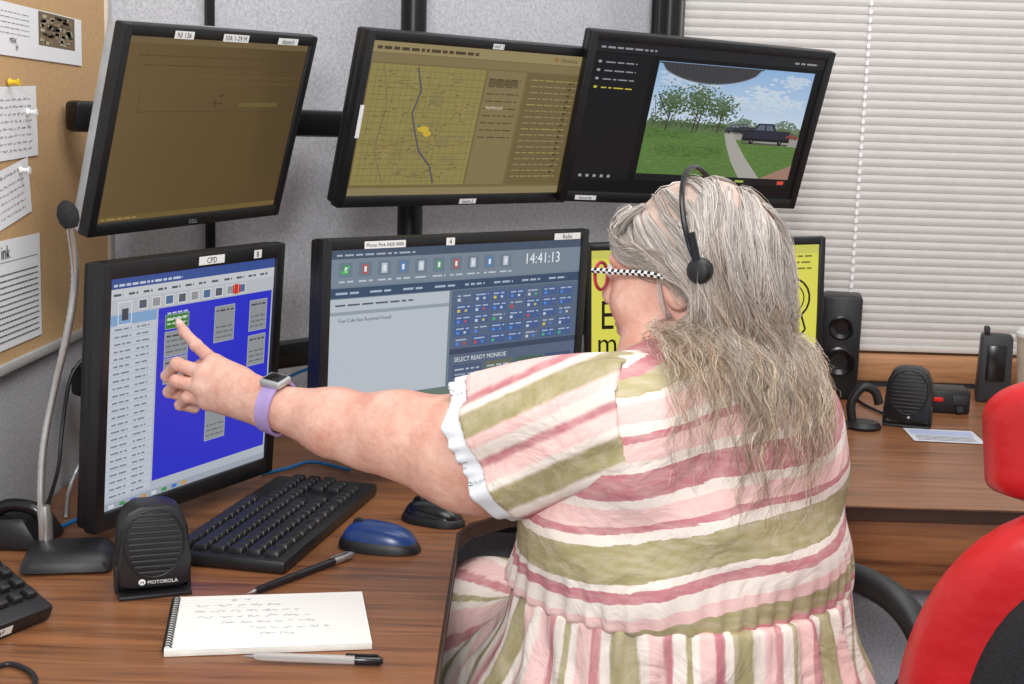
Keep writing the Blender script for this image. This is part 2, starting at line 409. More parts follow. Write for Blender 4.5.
def dUM(c):
    c.rect(0,0,1,1,(120,104,68),0); c.rect(0,.93,1,1,(150,136,96),1); c.rect(0,.0,1,.05,(142,128,92),1)
    c.dashes(.02,.45,.95,.02,(74,64,46)); c.ell(.82,.965,.012,.016,(150,110,60),3); c.text('Hawkins',.845,.948,.012,(96,62,50)); c.rect(.0,.87,1,.925,(130,116,80),1)
    c.rect(.01,.07,.5,.86,(146,134,80),1)
    for k in range(40):
        x,y=R_.uniform(.03,.42),R_.uniform(.1,.78); c.rect(x,y,x+R_.uniform(.02,.07),y+R_.uniform(.02,.07),R_.choice([(140,130,78),(150,136,84),(138,128,84)]),2)
    RD=(108,98,62)
    for k in range(17):
        x=.03+.028*k+R_.uniform(-.006,.006); c.line([(x,.08),(x+R_.uniform(-.006,.006),.85)],.0006,RD,3)
    for k in range(20):
        y=.1+.038*k+R_.uniform(-.008,.008); c.line([(.015,y),(.495,y+R_.uniform(-.010,.010))],.0006,RD,3)
    for k in range(10):
        x,y=R_.uniform(.05,.4),R_.uniform(.12,.75); c.line([(x,y),(x+R_.uniform(.02,.08),y+R_.uniform(-.08,.08)),(x+R_.uniform(.06,.1),y+R_.uniform(-.08,.08))],.0010,(112,96,66),4)
    c.line([(.2,.85),(.23,.7),(.21,.55),(.24,.42),(.27,.3),(.33,.2),(.36,.08)],.0035,(86,86,92),4)
    c.line([(.015,.35),(.12,.33),(.24,.38),(.36,.33),(.495,.37)],.0012,(134,102,66),4)
    c.line([(.06,.85),(.1,.6),(.08,.3),(.14,.08)],.0012,(98,96,86),4)
    c.ell(.27,.45,.025,.02,(206,174,62),5); c.ell(.29,.42,.018,.02,(206,174,62),5); c.ell(.25,.47,.008,.01,(84,124,92),6)
    for k in range(80): c.rect(*(lambda x,y:(x,y,x+.016,y+.006))(R_.uniform(.03,.46),R_.uniform(.1,.83)),(112,100,66),4)
    c.rect(.51,.07,.69,.86,(132,118,82),1)
    for k in range(9): c.dashes(.52,.67,.8-.05*k,.008,(82,72,52))
    c.rect(.52,.76,.66,.8,(100,87,60),2); c.text('Northbound',.53,.6,.008,(230,222,190))
    c.rect(.70,.07,.98,.86,(112,97,64),1)
    for k in range(17): c.dashes(.72,.95,.81-.043*k,.008,(148,133,94) if k%4 else (160,142,88))
    for k in range(16): c.rect(.91,.795-.043*k,.925,.81-.043*k,(74,66,47),3)
def dUR(c):
    c.rect(0,0,1,1,(16,16,18),0); c.rect(0,.93,1,1,(34,34,38),1); c.dashes(.02,.25,.955,.012,(150,150,155)); c.dashes(.86,.97,.955,.012,(150,150,155))
    c.rect(0,.08,.24,.92,(24,24,27),1)
    for k in range(4): c.rect(.02,.86-.055*k,.033,.875-.055*k,(200,190,60) if k==3 else (160,160,165),2); c.dashes(.05,.18,.862-.055*k,.008,(200,186,70) if k==3 else (150,150,155))
    for k in range(5): c.rect(.03+.03*k,.1,.042+.03*k,.118,(160,160,165),2)
    x0,y0,x1,y1=.27,.14,.965,.9
    def X(u): return x0+u*(x1-x0)
    def Y(v): return y0+v*(y1-y0)
    for k in range(40): 
        t=k/39; c.rect(x0,Y(.45+.55*k/40),x1,Y(.45+.55*(k+1)/40)+.002,(206-60*t,220-38*t,234-12*t),1)
    for k in range(420):
        cu,cv_,g=R_.choice([(.72,.78,1),(.86,.70,.9),(.60,.68,.7),(.90,.90,.6),(.3,.85,.5),(.15,.9,.4)])
        u=R_.gauss(cu,.09);v=R_.gauss(cv_,.035)
        if 0.02<u<.97 and .55<v<.97: c.ell(X(u),Y(v),R_.uniform(.006,.018),R_.uniform(.005,.011),(184+18*g,202+14*g,222+8*g),2,8)
    c.rect(x0,y0,x1,Y(.42),(90,122,62),3); c.rect(x0,Y(.38),x1,Y(.48),(92,112,78),3)
    for k in range(2200):
        u=R_.uniform(0,.985); v=.41*R_.random()**.8; g=R_.uniform(-11,11)
        sh=-26 if (.08<u<.5 and .17<v<.27) or (u<.3 and v>.33) else 0
        c.rect(X(u),Y(v),min(X(u)+R_.uniform(.004,.014),x1),Y(v)+R_.uniform(.002,.006),(98+g+sh,130+g+sh,68+g*.6+sh*.6),4)
    for cx_,cy_,sx_,sy_,n_ in ((.13,.65,.045,.060,620),(.30,.67,.050,.068,820),(.45,.62,.042,.055,560),(.20,.475,.10,.018,300),(.46,.47,.06,.016,160),(.03,.5,.02,.03,60)):
        for k in range(n_):
            u=R_.gauss(cx_,sx_); v=R_.gauss(cy_,sy_); g=R_.uniform(-16,20)-(v-cy_<0)*14
            if 0.01<u<.98 and .41<v<.86: c.ell(X(u),Y(v),R_.uniform(.002,.0055),R_.uniform(.004,.007),(84+g,104+g,72+g),5,6)
    for k in range(420):
        u=R_.uniform(.5,.985); g=R_.uniform(-18,24); c.ell(X(u),Y(R_.uniform(.45,.52)+.03*math.sin(u*23)),.005,.006,(112+g,128+g,110+g),5,6)
    for u in (.12,.29,.315,.45): c.line([(X(u),Y(.40)),(X(u+.010),Y(.58))],.0028,(66,54,46),6)
    c.line([(X(.13),Y(.5)),(X(.06),Y(.66)),(X(.03),Y(.74))],.0014,(70,56,46),6); c.line([(X(.05),Y(.45)),(X(.02),Y(.7))],.0014,(80,64,52),6)
    c.poly([(X(.50),Y(.41)),(X(.56),Y(.41)),(X(.60),Y(.32)),(X(.68),Y(.18)),(X(.80),y0),(X(.66),y0),(X(.58),Y(.16)),(X(.53),Y(.30))],(170,167,160),6)
    c.poly([(X(.54),Y(.36)),(X(1),Y(.31)),(X(1),Y(.40)),(X(.54),Y(.42))],(156,153,148),5)
    c.poly([(X(.80),y0),(X(1),y0),(X(1),Y(.14))],(160,126,112),6)
    def car(u0,v0,s,cc,gc):
        px=lambda a:X(u0+a*s); py=lambda a:Y(v0+a*s)
        c.poly([(px(0),py(-.05)),(px(1),py(-.05)),(px(.97),py(-.10)),(px(.03),py(-.10))],(86,84,80),6)
        c.poly([(px(0),py(0)),(px(.0),py(.22)),(px(.06),py(.30)),(px(.20),py(.33)),(px(.28),py(.52)),(px(.60),py(.53)),(px(.68),py(.33)),(px(.98),py(.32)),(px(1),py(.18)),(px(1),py(0))],cc,7)
        c.poly([(px(.24),py(.33)),(px(.31),py(.48)),(px(.43),py(.48)),(px(.43),py(.33))],gc,8); c.poly([(px(.46),py(.33)),(px(.46),py(.48)),(px(.57),py(.48)),(px(.63),py(.33))],gc,8)
        c.rect(px(.02),py(.02),px(.98),py(.08),[q*.6 for q in cc],8)
        for a in (.2,.8): c.ell(px(a),py(.0),.045*s*.7,.075*s,(14,14,16),9); c.ell(px(a),py(.0),.02*s*.7,.035*s,(90,90,92),10)
    car(.62,.35,.32,(44,48,60),(92,104,120)); car(.50,.42,.14,(66,70,80),(116,126,136)); car(.55,.43,.14,(54,56,62),(110,118,128)); car(.91,.39,.085,(140,74,68),(90,90,96))
    arch=[(X(.02+.62*i/24),y1-.010-.115*math.sin(pi*i/24)**.55) for i in range(25)]
    c.poly([(X(.0),y1),(X(.0),y1-.01)]+arch+[(X(.66),y1-.008),(X(.66),y1)],(62,62,66),7)
    for j in range(24):
        u=.04+.58*j/23; dd=.105*math.sin(pi*(u-.02)/.62)**.55; c.line([(X(u),y1-.004),(X(.33+(u-.33)*.94),y1-.012-dd)],.0007,(84,84,88),8)
    c.line([(X(.02+.62*i/24),y1-.010-.112*math.sin(pi*i/24)**.55) for i in range(25)],.0022,(104,104,106),9)
    c.rect(x0,y0-.05,x1,y0,(30,30,34),1); c.rect(.62,y0-.035,.66,y0-.02,(200,200,60),2); c.rect(.92,y0-.04,.95,y0-.015,(220,80,60),2)
    c.rect(.72,y0-.035,.76,y0-.02,(170,190,80),2)
def dLL(c):
    c.rect(0,0,1,1,(180,186,196),0); c.rect(0,.955,1,1,(60,84,150),1); c.dashes(.02,.4,.965,.010,(200,208,222))
    c.rect(0,.91,1,.955,(200,203,208),1)
    for k in range(12): c.dashes(.02+.08*k,.07+.08*k,.925,.010,(90,90,100))
    c.rect(0,.85,1,.91,(188,192,198),1)
    for k in range(9): c.rect(.16+.075*k,.86,.20+.075*k,.895,[(90,95,110),(150,150,156),(80,110,150)][k%3],2); c.frame(.155+.075*k,.855,.205+.075*k,.90,.003,(226,226,226),3)
    c.rect(.72,.855,.77,.90,(204,56,44),3)
    c.rect(.01,.04,.26,.845,(194,200,210),1); c.rect(.01,.80,.26,.845,(130,165,205),2)
    for k in range(24): c.rect(.012,.045+.0315*k,.258,.047+.0315*k,(165,172,184),2); c.dashes(.03,.12,.055+.0315*k,.007,(120,125,136)); c.dashes(.15,.22,.055+.0315*k,.007,(120,125,136))
    c.frame(.045,.80,.12,.9,.004,(220,225,230),4); c.rect(.065,.82,.1,.87,(70,75,85),5)
    c.rect(.27,.07,.99,.845,(48,52,200),1)
    def tile(x,y,w,h,gr=False):
        c.rect(x,y,x+w,y+h,(60,128,54) if gr else (146,150,154),2); c.frame(x,y,x+w,y+h,.002,(186,190,196),3)
        c.dashes(x+.01,x+w-.01,y+h-.026,.008,(214,222,214) if gr else (70,72,78),4)
        for j in range(3): c.dashes(x+.01,x+w-.01,y+.02+.024*j,.007,(200,214,200) if gr else (104,108,112),4)
    tile(.31,.745,.14,.065,True); tile(.31,.62,.14,.115); tile(.31,.50,.14,.115)
    tile(.61,.64,.13,.17); tile(.59,.43,.10,.09); tile(.58,.18,.13,.17)
    tile(.84,.66,.12,.15); tile(.84,.49,.12,.15); tile(.85,.22,.11,.12)
    c.rect(0,0,1,.03,(160,168,180),1); 
    for k in range(8): c.rect(.03+.06*k,.006,.06+.06*k,.022,[(210,210,220),(60,150,80),(70,110,200),(200,150,80)][k%4],2)
def dLM(c):
    c.rect(0,0,1,1,(114,130,146),0); c.rect(0,.95,1,1,(70,84,106),1); c.dashes(.02,.3,.965,.010,(170,180,195))
    c.rect(0,.80,1,.95,(122,136,150),1)
    for k in range(10): x=.03+.068*k; c.rect(x,.85,x+.045,.93,(108,124,142),2); c.rect(x+.012,.862,x+.033,.918,[(84,150,104),(172,92,92),(196,204,214),(80,130,190),(196,204,214)][k%5],3); c.rect(x+.018,.875,x+.027,.905,(230,234,238),4); c.dashes(x,x+.05,.82,.009,(196,204,214))
    c.line([(.035,.885),(.045,.87),(.065,.91)],.002,(70,210,100),5)
    c.text('14:41:13',.755,.862,.0255,(240,244,248),3)
    c.rect(0,.735,1,.79,(56,76,106),1); 
    for k in range(8): c.dashes(.02+.12*k,.1+.12*k,.755,.012,(170,186,205))
    c.rect(0,.16,.44,.73,(188,196,204),1); c.dashes(.02,.3,.69,.010,(80,90,105)); c.rect(.0,.64,.44,.66,(150,160,172),2); c.text('Text Calls Not Received Found',.03,.60,.0080,(30,40,55),3)
    c.rect(.45,.16,1,.73,(88,104,128),1)
    cols=[(206,74,74),(214,196,80),(70,180,120),(84,140,224),(200,208,216),(84,140,224),(200,208,216)]
    for i in range(7):
        for j in range(5):
            x=.465+.074*i; y=.39+.066*j
            c.rect(x,y,x+.066,y+.054,(70,96,146) if (i*3+j)%4 else (86,104,134),2); c.dashes(x+.008,x+.060,y+.036,.008,(176,190,210)); c.rect(x+.008,y+.008,x+.020,y+.025,R_.choice(cols),4)
            if R_.random()<.5: c.rect(x+.038,y+.010,x+.048,y+.024,R_.choice(cols),4)
    c.rect(.45,.345,1,.378,(60,74,98),2)
    c.text('SELECT READY MONROE',.47,.30,.0105,(232,236,240),5)
    for k in range(4): c.rect(.465+.133*k,.20,.585+.133*k,.28,[(76,94,124),(104,112,96),(74,104,92),(66,84,118)][k],2); c.dashes(.475+.133*k,.575+.133*k,.245,.010,(180,190,204)); c.dashes(.475+.133*k,.575+.133*k,.215,.010,(150,162,180))
    c.rect(0,.07,1,.155,(108,126,116),1); c.rect(.48,.08,.62,.145,(76,112,158),2); c.rect(.64,.08,.8,.145,(158,142,92),2); c.rect(.82,.08,.98,.145,(76,130,102),2)
    c.rect(0,0,1,.06,(76,92,116),1)
def dLR(c):
    c.rect(0,0,1,1,(226,220,90),0); c.rect(0,.93,1,1,(206,204,96),1)
    c.text('EMERGENCY',.045,.36,.078,(22,22,16),2,sx=.72)
    c.text('m',.03,.16,.058,(22,22,16),2,sx=.9)
    for k in range(3): c.dashes(.84,.97,.90-.05*k,.014,(120,116,50))
    c.rect(.62,.34,1,.60,(226,220,90),3)
    for rr,th_ in ((.085,.004),(.060,.0025)):
        pts=[(.88+rr*math.cos(t*.35-1.6),.56+rr*2.0*math.sin(t*.35-1.6)) for t in range(13)]
        c.line(pts,th_,(44,42,20),4)
    c.line([(.93,.42),(.95,.30),(.90,.2)],.004,(44,42,20),4)
    c.rect(.84,.08,.97,.14,(60,58,24),4)
UL,mUL,wUL=monitor([(122,22),(318,37),(275,214),(86,238)],.30,'dim brown-screened monitor with silver side, top left of the bank',dUL,stickers=((.27,.966,.040,.011,'NI 136'),(.53,.966,.058,.011,'10A 1-29 M'),(.82,.966,.050,.010,'dispatch')),yaw0=1.0,D0=2.1,side=silver,logo='DELL',bz=(.016,.016,.016,.019))
UM,mUM,wUM=monitor([(372,31),(596,47),(568,204),(330,206)],.295,'monitor showing an olive county map beside text lists',dUM,stickers=((.52,.968,.026,.009,'UNIT 2'),(.025,.5,.008,.055,''),(.977,.5,.008,.045,''),(.53,.028,.040,.009,'Spare 2')),yaw0=.6,D0=2.3,bz=(.016,.016,.016,.020))
UR,mUR,wUR=monitor([(592,30),(835,52),(794,209),(557,200)],.325,'monitor showing an outdoor camera view with trees and car',dUR,stickers=((.1,.03,.045,.009,'Security'),),yaw0=.3,D0=2.7,bz=(.017,.017,.017,.021))
LL,mLL,wLL=monitor([(101,264),(283,242),(271,471),(91,535)],.36,'monitor with a blue panel that the woman points at',dLL,stickers=((.55,.968,.055,.012,'CPD'),(.82,.968,.018,.012,'B')),yaw0=.9,D0=1.95,bz=(.018,.02,.022,.026))
LM,mLM,wLM=monitor([(324,240),(586,228),(579,402),(313,446)],.31,'monitor showing a grey-blue console with a clock reading 14:41:13',dLM,stickers=((.2,.966,.080,.011,'Moran Park 0420 0000'),(.43,.966,.018,.012,'4'),(.9,.966,.065,.011,'Radio')),yaw0=.7,D0=2.1,bz=(.017,.017,.017,.020))
LR,mLR,wLR=monitor([(584,243),(826,237),(820,372),(586,382)],.26,'yellow-screened monitor half hidden behind the woman\'s head',dLR,yaw0=.2,D0=2.6,bz=(.012,.012,.014,.016))
def mw(m,v): return m@Vector(v)
# mount
mt=thing('monitor_mount','black steel pole and crossbar mount carrying the monitors','monitor mount',(-.2,2.5,DZ))
bl0=P(70,116,2.02); zbar=bl0[2]
pA_=P(412,110,2.56); pB_=P(668,60,2.96)
pts=[(bl0[0],bl0[1],zbar),(pA_[0],pA_[1],zbar),(pB_[0],pB_[1],zbar)]
def bar(bm,a,c,s=.018,hh=.023):
    a=Vector(a);c=Vector(c);d=c-a;ang=math.atan2(d.y,d.x); add_box(bm,(a+c)/2,(d.length,s*2,hh*2),rot=Matrix.Rotation(ang,4,'Z'),bev=.008)
b=B(); bar(b,pts[0],pts[1]); bar(b,pts[1],pts[2]); obj('upper_crossbar',b,steel,mt,world=True)
zl=P(295,348,2.4)[2]
b=B(); bar(b,(bl0[0],bl0[1],zl),(pA_[0],pA_[1],zl)); bar(b,(pA_[0],pA_[1],zl),(pB_[0],pB_[1],zl)); obj('lower_crossbar',b,steel,mt,world=True)
for q in (pA_,pB_): obj('pole',add_tube(B(),[(q[0],q[1],DZ),(q[0],q[1],1.9)],.024,20),steel,mt,world=True); obj('base_plate',add_box(B(),(q[0],q[1]-.02,DZ+.006),(.10,.09,.012),bev=.004),steel,mt,world=True)
obj('side_post',add_tube(B(),[(bl0[0]+.03,bl0[1]+.03,DZ),(bl0[0]+.03,bl0[1]+.03,zl+.04)],.015,16),steel,mt,world=True)
def near_on(m,zz):
    c=m.translation; best=None
    for a,d in ((pts[0],pts[1]),(pts[1],pts[2])):
        a=np.array(a);d=np.array(d)
        for t in np.linspace(0,1,40):
            q=a+(d-a)*t; dd=(q[0]-c.x)**2+(q[1]-c.y)**2
            if best is None or dd<best[0]: best=(dd,q)
    q=best[1]; return (q[0],q[1],zz)
for m,zz in ((mUL,zbar),(mUM,zbar),(mUR,zbar),(mLL,zl),(mLM,zl),(mLR,zl)):
    a=mw(m,(0,.055,0)); q=near_on(m,zz); b=B()
    add_tube(b,[a,a+(mw(m,(0,.085,0))-mw(m,(0,.065,0))),Vector((q[0],q[1],a.z*.4+q[2]*.6)),q],.012,12)
    R=m.to_3x3().to_4x4(); add_box(b,mw(m,(0,.056,0)),(.09,.008,.09),rot=R,bev=.002)
    obj('mount_arm',b,steel,mt,world=True)
# ------------------------------------------------------------ DESK ITEMS
def plane_rect(cor,z):
    q=[PZ(x,y,z) for x,y in cor]; c=sum(q)/4
    X=((q[1]-q[0])+(q[2]-q[3]))/2; Yv=((q[0]-q[3])+(q[1]-q[2]))/2
    return c,math.atan2(X[1],X[0]),float(np.linalg.norm(X)),float(np.linalg.norm(Yv))
c,a,w,d=plane_rect([(188,537),(283,472),(371,493),(266,580)],DZ+.015)
w=min(max(w,.40),.47); d=.165
KM=Matrix.Translation(Vector((c[0],c[1],DZ)))@Matrix.Rotation(a,4,'Z')
kb=thing('keyboard','black full-size keyboard lying askew in front of the screens','keyboard',mat=KM)
b=B(); add_box(b,(0,0,.010),(w,d,.018),bev=.005); obj('body',b,black,kb)
kme=B(); add_box(kme,(0,0,0),(.0165,.0165,.009),bev=.0015,top=(.78,.78)); kf=obj('key',kme,keym,kb)
rows=[(12,0,0),(14,3,4),(14,3,4),(13,0,4),(12,1,3),(8,3,2)]
sx=(w-.02)/23.0
first=True
for r,(n,nv,npd) in enumerate(rows):
    y=d/2-.02-r*.0245
    cols=[]
    for i in range(n): cols.append((-w/2+.018+ (i*(15*sx/n)),15*sx/n))
    for i in range(nv): cols.append((-w/2+.018+15.4*sx+i*sx,sx))
    for i in range(npd): cols.append((-w/2+.018+18.8*sx+i*sx,sx))
    for x,wd in cols:
        if first: k=kf; first=False
        else: k=kf.copy(); C.objects.link(k); k.parent=kb
        k.location=(x+wd/2-sx/2,y,.023); k.scale=(wd*.9/.0165,1.25,1)
def flatM(c,z,a): return Matrix.Translation(Vector((c[0],c[1],z)))@Matrix.Rotation(a,4,'Z')@Matrix.Rotation(-pi/2,4,'X')
c,a,w,d=plane_rect([(164,598),(346,593),(377,643),(175,651)],DZ+.006)
w*=1.03
npd=thing('notepad','white spiral notepad with handwriting near the desk edge','notepad',mat=Matrix.Translation(Vector((c[0]+.004,c[1]-.002,DZ)))@Matrix.Rotation(a,4,'Z'))
obj('page_block',add_box(B(),(0,0,.004),(w,d,.007),bev=.0008),pmat('page_edges',(226,224,216),.8),npd)
cv=Canvas(w,d,.0002); cv.rect(0,0,1,1,(236,234,228),0)
for k in range(16): cv.line([(.02,.05+.058*k),(.99,.05+.058*k)],.0004,(204,212,222),1)
for k,(x0,x1) in enumerate([(.30,.42),(.12,.58),(.12,.66),(.14,.72),(.26,.74),(.40,.80),(.45,.62)]): cv.hand(x0,x1,.9-.11*k,.026,.0006,(140,142,158),2)
cv.build('top_page',paperm,npd,Matrix.Translation(Vector((0,0,.0077)))@Matrix.Rotation(-pi/2,4,'X'))
b=B()
for i in range(22):
    y=-d/2+.008+i*(d-.016)/21
    add_tube(b,[(-w/2+.003+.005*math.cos(t*2*pi/10),y,.0055+.0055*math.sin(t*2*pi/10)) for t in range(10)],.0009,6,closed=True)
obj('spiral_binding',b,steel,npd)
def pen(p0,p1,body,label,cap,clear=False):
    a=PZ(*p0,DZ+.006); c=PZ(*p1,DZ+.006); a[2]=c[2]=DZ+.006; L=np.linalg.norm(c-a); ang=math.atan2(c[1]-a[1],c[0]-a[0])
    m=Matrix.Translation(Vector(a))@Matrix.Rotation(ang,4,'Z')
    t=thing('pen',label,'pen',mat=m); R=rotm(y=pi/2)
    obj('barrel',add_lathe(B(),[(0,.012),(.0030,.012),(.0045,.022),(.0048,.05),(.0048,L*.82),(0,L*.82)],(0,0,0),R,14),body,t)
    obj('tip',add_lathe(B(),[(0,0),(.0006,0),(.0012,.004),(.0032,.013),(0,.013)],(0,0,0),R,12),chrome,t)
    obj('end_cap',add_lathe(B(),[(0,L*.8),(.0052,L*.8),(.0052,L*.97),(.003,L),(0,L)],(0,0,0),R,14),cap,t)
    obj('clip',add_box(B(),(L*.85,0,.0062),(.035,.003,.0015),bev=.0005),cap,t)
    if clear: obj('ink_refill',add_lathe(B(),[(0,.014),(.0016,.014),(.0016,L*.8),(0,L*.8)],(0,0,0),R,10),dark,t)
    return t
pen((247,594),(353,554),black,'black pen with grip between keyboard and notepad',chrome)
clr,nt_,b_=mk('clear_barrel'); b_.inputs['Base Color'].default_value=(.75,.72,.70,1); b_.inputs['Alpha'].default_value=.45; b_.inputs['Roughness'].default_value=.12
pen((243,656),(383,661),clr,'clear-barrelled ballpoint lying in front of the notepad',blackg,True)
def mouse(px,py,yaw,mt_,label,L=.115,W=.062,Hh=.036):
    c=PZ(px,py,DZ+.015); t=thing('computer_mouse',label,'mouse',mat=Matrix.Translation(Vector((c[0],c[1],DZ)))@Matrix.Rotation(yaw,4,'Z'))
    def shell(z0,z1,sc,mat,nm):
        b=B(); n=28; m_=9; rings=[]
        for j in range(m_+1):
            ph=j/m_*pi/2; rr=math.cos(ph)**.55 if j<m_ else 0; z=z0+(z1-z0)*math.sin(ph)
            ring=[]
            for i in range(n):
                th=2*pi*i/n; cx=math.copysign(abs(math.cos(th))**.8,math.cos(th)); sy=math.copysign(abs(math.sin(th))**.8,math.sin(th))
                x=cx*L/2*sc*rr; y=sy*W/2*sc*rr*(1-.12*cx); ring.append(b.verts.new((x,y,z*(1-.12*cx*rr) if j else z0)))
            rings.append(ring)
        for p_,q_ in zip(rings,rings[1:]):
            for i in range(n): b.faces.new((p_[i],p_[(i+1)%n],q_[(i+1)%n],q_[i]))
        b.faces.new(rings[0][::-1]); bmesh.ops.remove_doubles(b,verts=b.verts[:],dist=1e-5)
        obj(nm,b,mat,t,angle=60)
    shell(0.001,Hh*.72,1.0,black,'base'); shell(.004,Hh,.93,mt_,'top_shell')
    obj('scroll_wheel',add_lathe(B(),[(0,-.004),(.009,-.004),(.010,0),(.009,.004),(0,.004)],(-L*.26,0,Hh*.86),rotm(x=pi/2),14),black,t)
mouse(380,538,math.radians(-14),bluep,'blue and black computer mouse right of the keyboard')
mouse(434,512,math.radians(-30),blackg,'all-black computer mouse beyond the blue mouse',L=.10,W=.06,Hh=.03)
def speaker(px,py,yaw,label,mark,s=1.0):
    c=PZ(px,py,DZ); t=thing('desktop_speaker',label,'speaker',mat=Matrix.Translation(Vector((c[0],c[1],DZ)))@Matrix.Rotation(yaw,4,'Z')@Matrix.Scale(s,4),group=None)
    b=B(); outl=[(-.030,.012),(-.047,.016),(-.050,.05),(-.046,.10),(-.036,.122),(-.02,.130),(.02,.130),(.036,.122),(.046,.10),(.050,.05),(.047,.016),(.030,.012)]
    Rm=Matrix.Rotation(pi/2,4,'X')
    add_prism(b,outl,-.02,.035,Rm,.004); obj('cabinet',b,black,t)
    b=B()
    for i in range(11):
        z=.036+i*.0082; hw=.036*math.sqrt(max(.05,1-((z-.077)/.052)**2)); add_box(b,(0,-.0365,z),(hw*2,.004,.0032),bev=.0008)
    obj('grille',b,dark,t)
    obj('grille_rim',add_tube(B(),[(.041*math.cos(q*2*pi/28),-.035,.077+.049*math.sin(q*2*pi/28)) for q in range(28)],.0018,8,closed=True),black,t)
    b=B(); add_prism(b,[(-.05,-.045),(.05,-.045),(.05,.03),(-.05,.03)],0,.006,None,.002)
    for sx_ in(-1,1): add_box(b,(sx_*.049,-.005,.022),(.006,.03,.04),bev=.002)
    obj('stand_bracket',b,black,t)
    cv=Canvas(.06,.012,.0003)
    if mark: cv.text('MOTOROLA',.27,.22,.0074,(235,235,235),1); cv.ell(.14,.5,.08,.38,(235,235,235),1,18); cv.text('M',.14,.24,.0068,(30,30,30),2,center=True)
    else: cv.ell(.5,.5,.05,.25,(180,180,180),1)
    cv.build('maker_mark',paperm,t,Matrix.Translation(Vector((.004,-.0355,.022))))
    return t
speaker(152,588,math.radians(22),'black ribbed desktop speaker with white lettering beside the notepad',True,.86)
speaker(907,424,math.radians(-20),'small black ribbed speaker on the far right desk',False,.92)
g0=PZ(62,572,DZ); gm=thing('gooseneck_microphone','gooseneck desk microphone with black foam tip by left wall','microphone',(g0[0]-.03,g0[1],DZ))
Yg=float(g0[1])
b=B(); add_box(b,(g0[0]+.0,Yg+.03,DZ+.014),(.12,.10,.026),rot=rotm(z=.2),bev=.011,top=(.8,.75)); obj('base',b,black,gm,world=True)
gp=[P(x,y,Yg+.05+dy) for x,y,dy in ((46,545,0),(41,510,.0),(43,450,.01),(54,390,.02),(68,330,.02),(75,275,.02),(70,224,.0))]
gp[0][2]=DZ+.03
b=B(); sp=smooth_path(gp,14); add_tube(b,sp,[.0046+.0008*(i%2) for i in range(len(sp))],12); obj('gooseneck',b,chrome,gm,world=True)
e=gp[-1]; b=B(); add_lathe(b,[(0,-.016),(.008,-.015),(.0125,-.007),(.0135,.004),(.010,.014),(.004,.019),(0,.02)],(e[0]-.002,e[1],e[2]+.01),rotm(y=-.25),20); obj('foam_tip',b,blackv,gm,world=True)
b=B(); add_lathe(b,[(0,0),(.009,0),(.009,.03),(.006,.045),(0,.045)],gp[0]-np.array([0,0,.004]),None,16); obj('collar',b,chrome,gm,world=True)
c=PZ(-22,610,DZ+.03); t=thing('keypad','tilted black keypad console with white label in the near left corner','keypad',mat=Matrix.Translation(Vector((c[0]-.02,c[1],DZ)))@Matrix.Rotation(math.radians(62),4,'Z'))
tilt=rotm(x=math.radians(24))
obj('body',add_box(B(),(0,0,.032),(.17,.11,.022),rot=tilt,bev=.005),black,t)
obj('foot',add_box(B(),(0,.03,.017),(.15,.03,.034),bev=.003),black,t)
km=B(); add_box(km,(0,0,0),(.015,.015,.008),bev=.0015,top=(.8,.8)); k0=obj('key',km,keym,t)
for i in range(8):
    for j in range(4):
        k=k0 if (i==0 and j==0) else k0.copy()
        if k is not k0: C.objects.link(k); k.parent=t
        k.matrix_local=Matrix.Translation(Vector((0,0,.032)))@tilt@Matrix.Translation(Vector((-.07+.02*i,-.026+.021*j,.014)))
cv=Canvas(.05,.011,.0003); cv.rect(0,0,1,1,(235,235,232),0); cv.text('PAX AF',.5,.2,.009,(40,40,40),1,center=True)
cv.build('label_sticker',paperm,t,Matrix.Translation(Vector((.0,-.0525,.0105)))@tilt)
c=PZ(6,552,DZ); t=thing('desk_phone','black desk phone base against the left partition','phone',mat=Matrix.Translation(Vector((XL+.046,c[1]+.05,DZ)))@Matrix.Rotation(math.radians(90),4,'Z'))
obj('body',add_box(B(),(0,0,.022),(.10,.075,.044),bev=.008,top=(.92,.6),topoff=(0,.012)),black,t)
b=B(); add_tube(b,smooth_path([(-.03,-.030,.046),(-.03,-.015,.056),(-.03,.012,.058),(-.03,.030,.050)],6),.009,12); obj('handset',b,blackg,t)
def cable(ptsw,r,mat,label):
    b=B(); add_tube(b,smooth_path(ptsw,8),r,8); tag(obj('cable',b,mat),label,'cable')
z=DZ+.004
cable([PZ(24,537,z),PZ(34,534,z),PZ(60,527,z),PZ(90,513,z)],.0028,bluec,'blue network cable crossing the desk at far left')
cable([PZ(262,474,z),PZ(288,468,z),PZ(312,462,z),PZ(350,470,z)],.0028,bluec,'blue cable emerging behind the keyboard')
cable([P(272,392,2.32),P(285,380,2.34),P(300,372,2.36),P(318,366,2.40)],.0028,bluec,'blue cable hanging between the two lower monitors')
cable([PZ(122,560,z),PZ(112,549,z),PZ(104,545,z),PZ(98,540,z)],.0026,pmat('pale_cable_rubber',(150,150,155),.5),'pale cable curling from the lettered speaker to the left')
cable([PZ(-15,672,z),PZ(10,664,z),PZ(34,676,z),PZ(30,700,z)],.003,black,'black cable at the bottom left desk corner')
cable([P(82,360,2.0),P(70,380,1.99),P(62,430,1.98),P(58,470,1.95),PZ(44,516,z)],.0030,black,'black cable hanging left of the blue-panel monitor')
cable([P(84,455,1.99),P(74,476,1.98),P(68,494,1.95),PZ(66,516,z)],.0026,silver,'pale grey cable beside the gooseneck')
c=PZ(832,392,DZ); t=thing('tower_speaker','tall black two-driver speaker behind the woman\'s shoulder','speaker',mat=Matrix.Translation(Vector((c[0],2.98,DZ)))@Matrix.Rotation(math.radians(-12),4,'Z'))
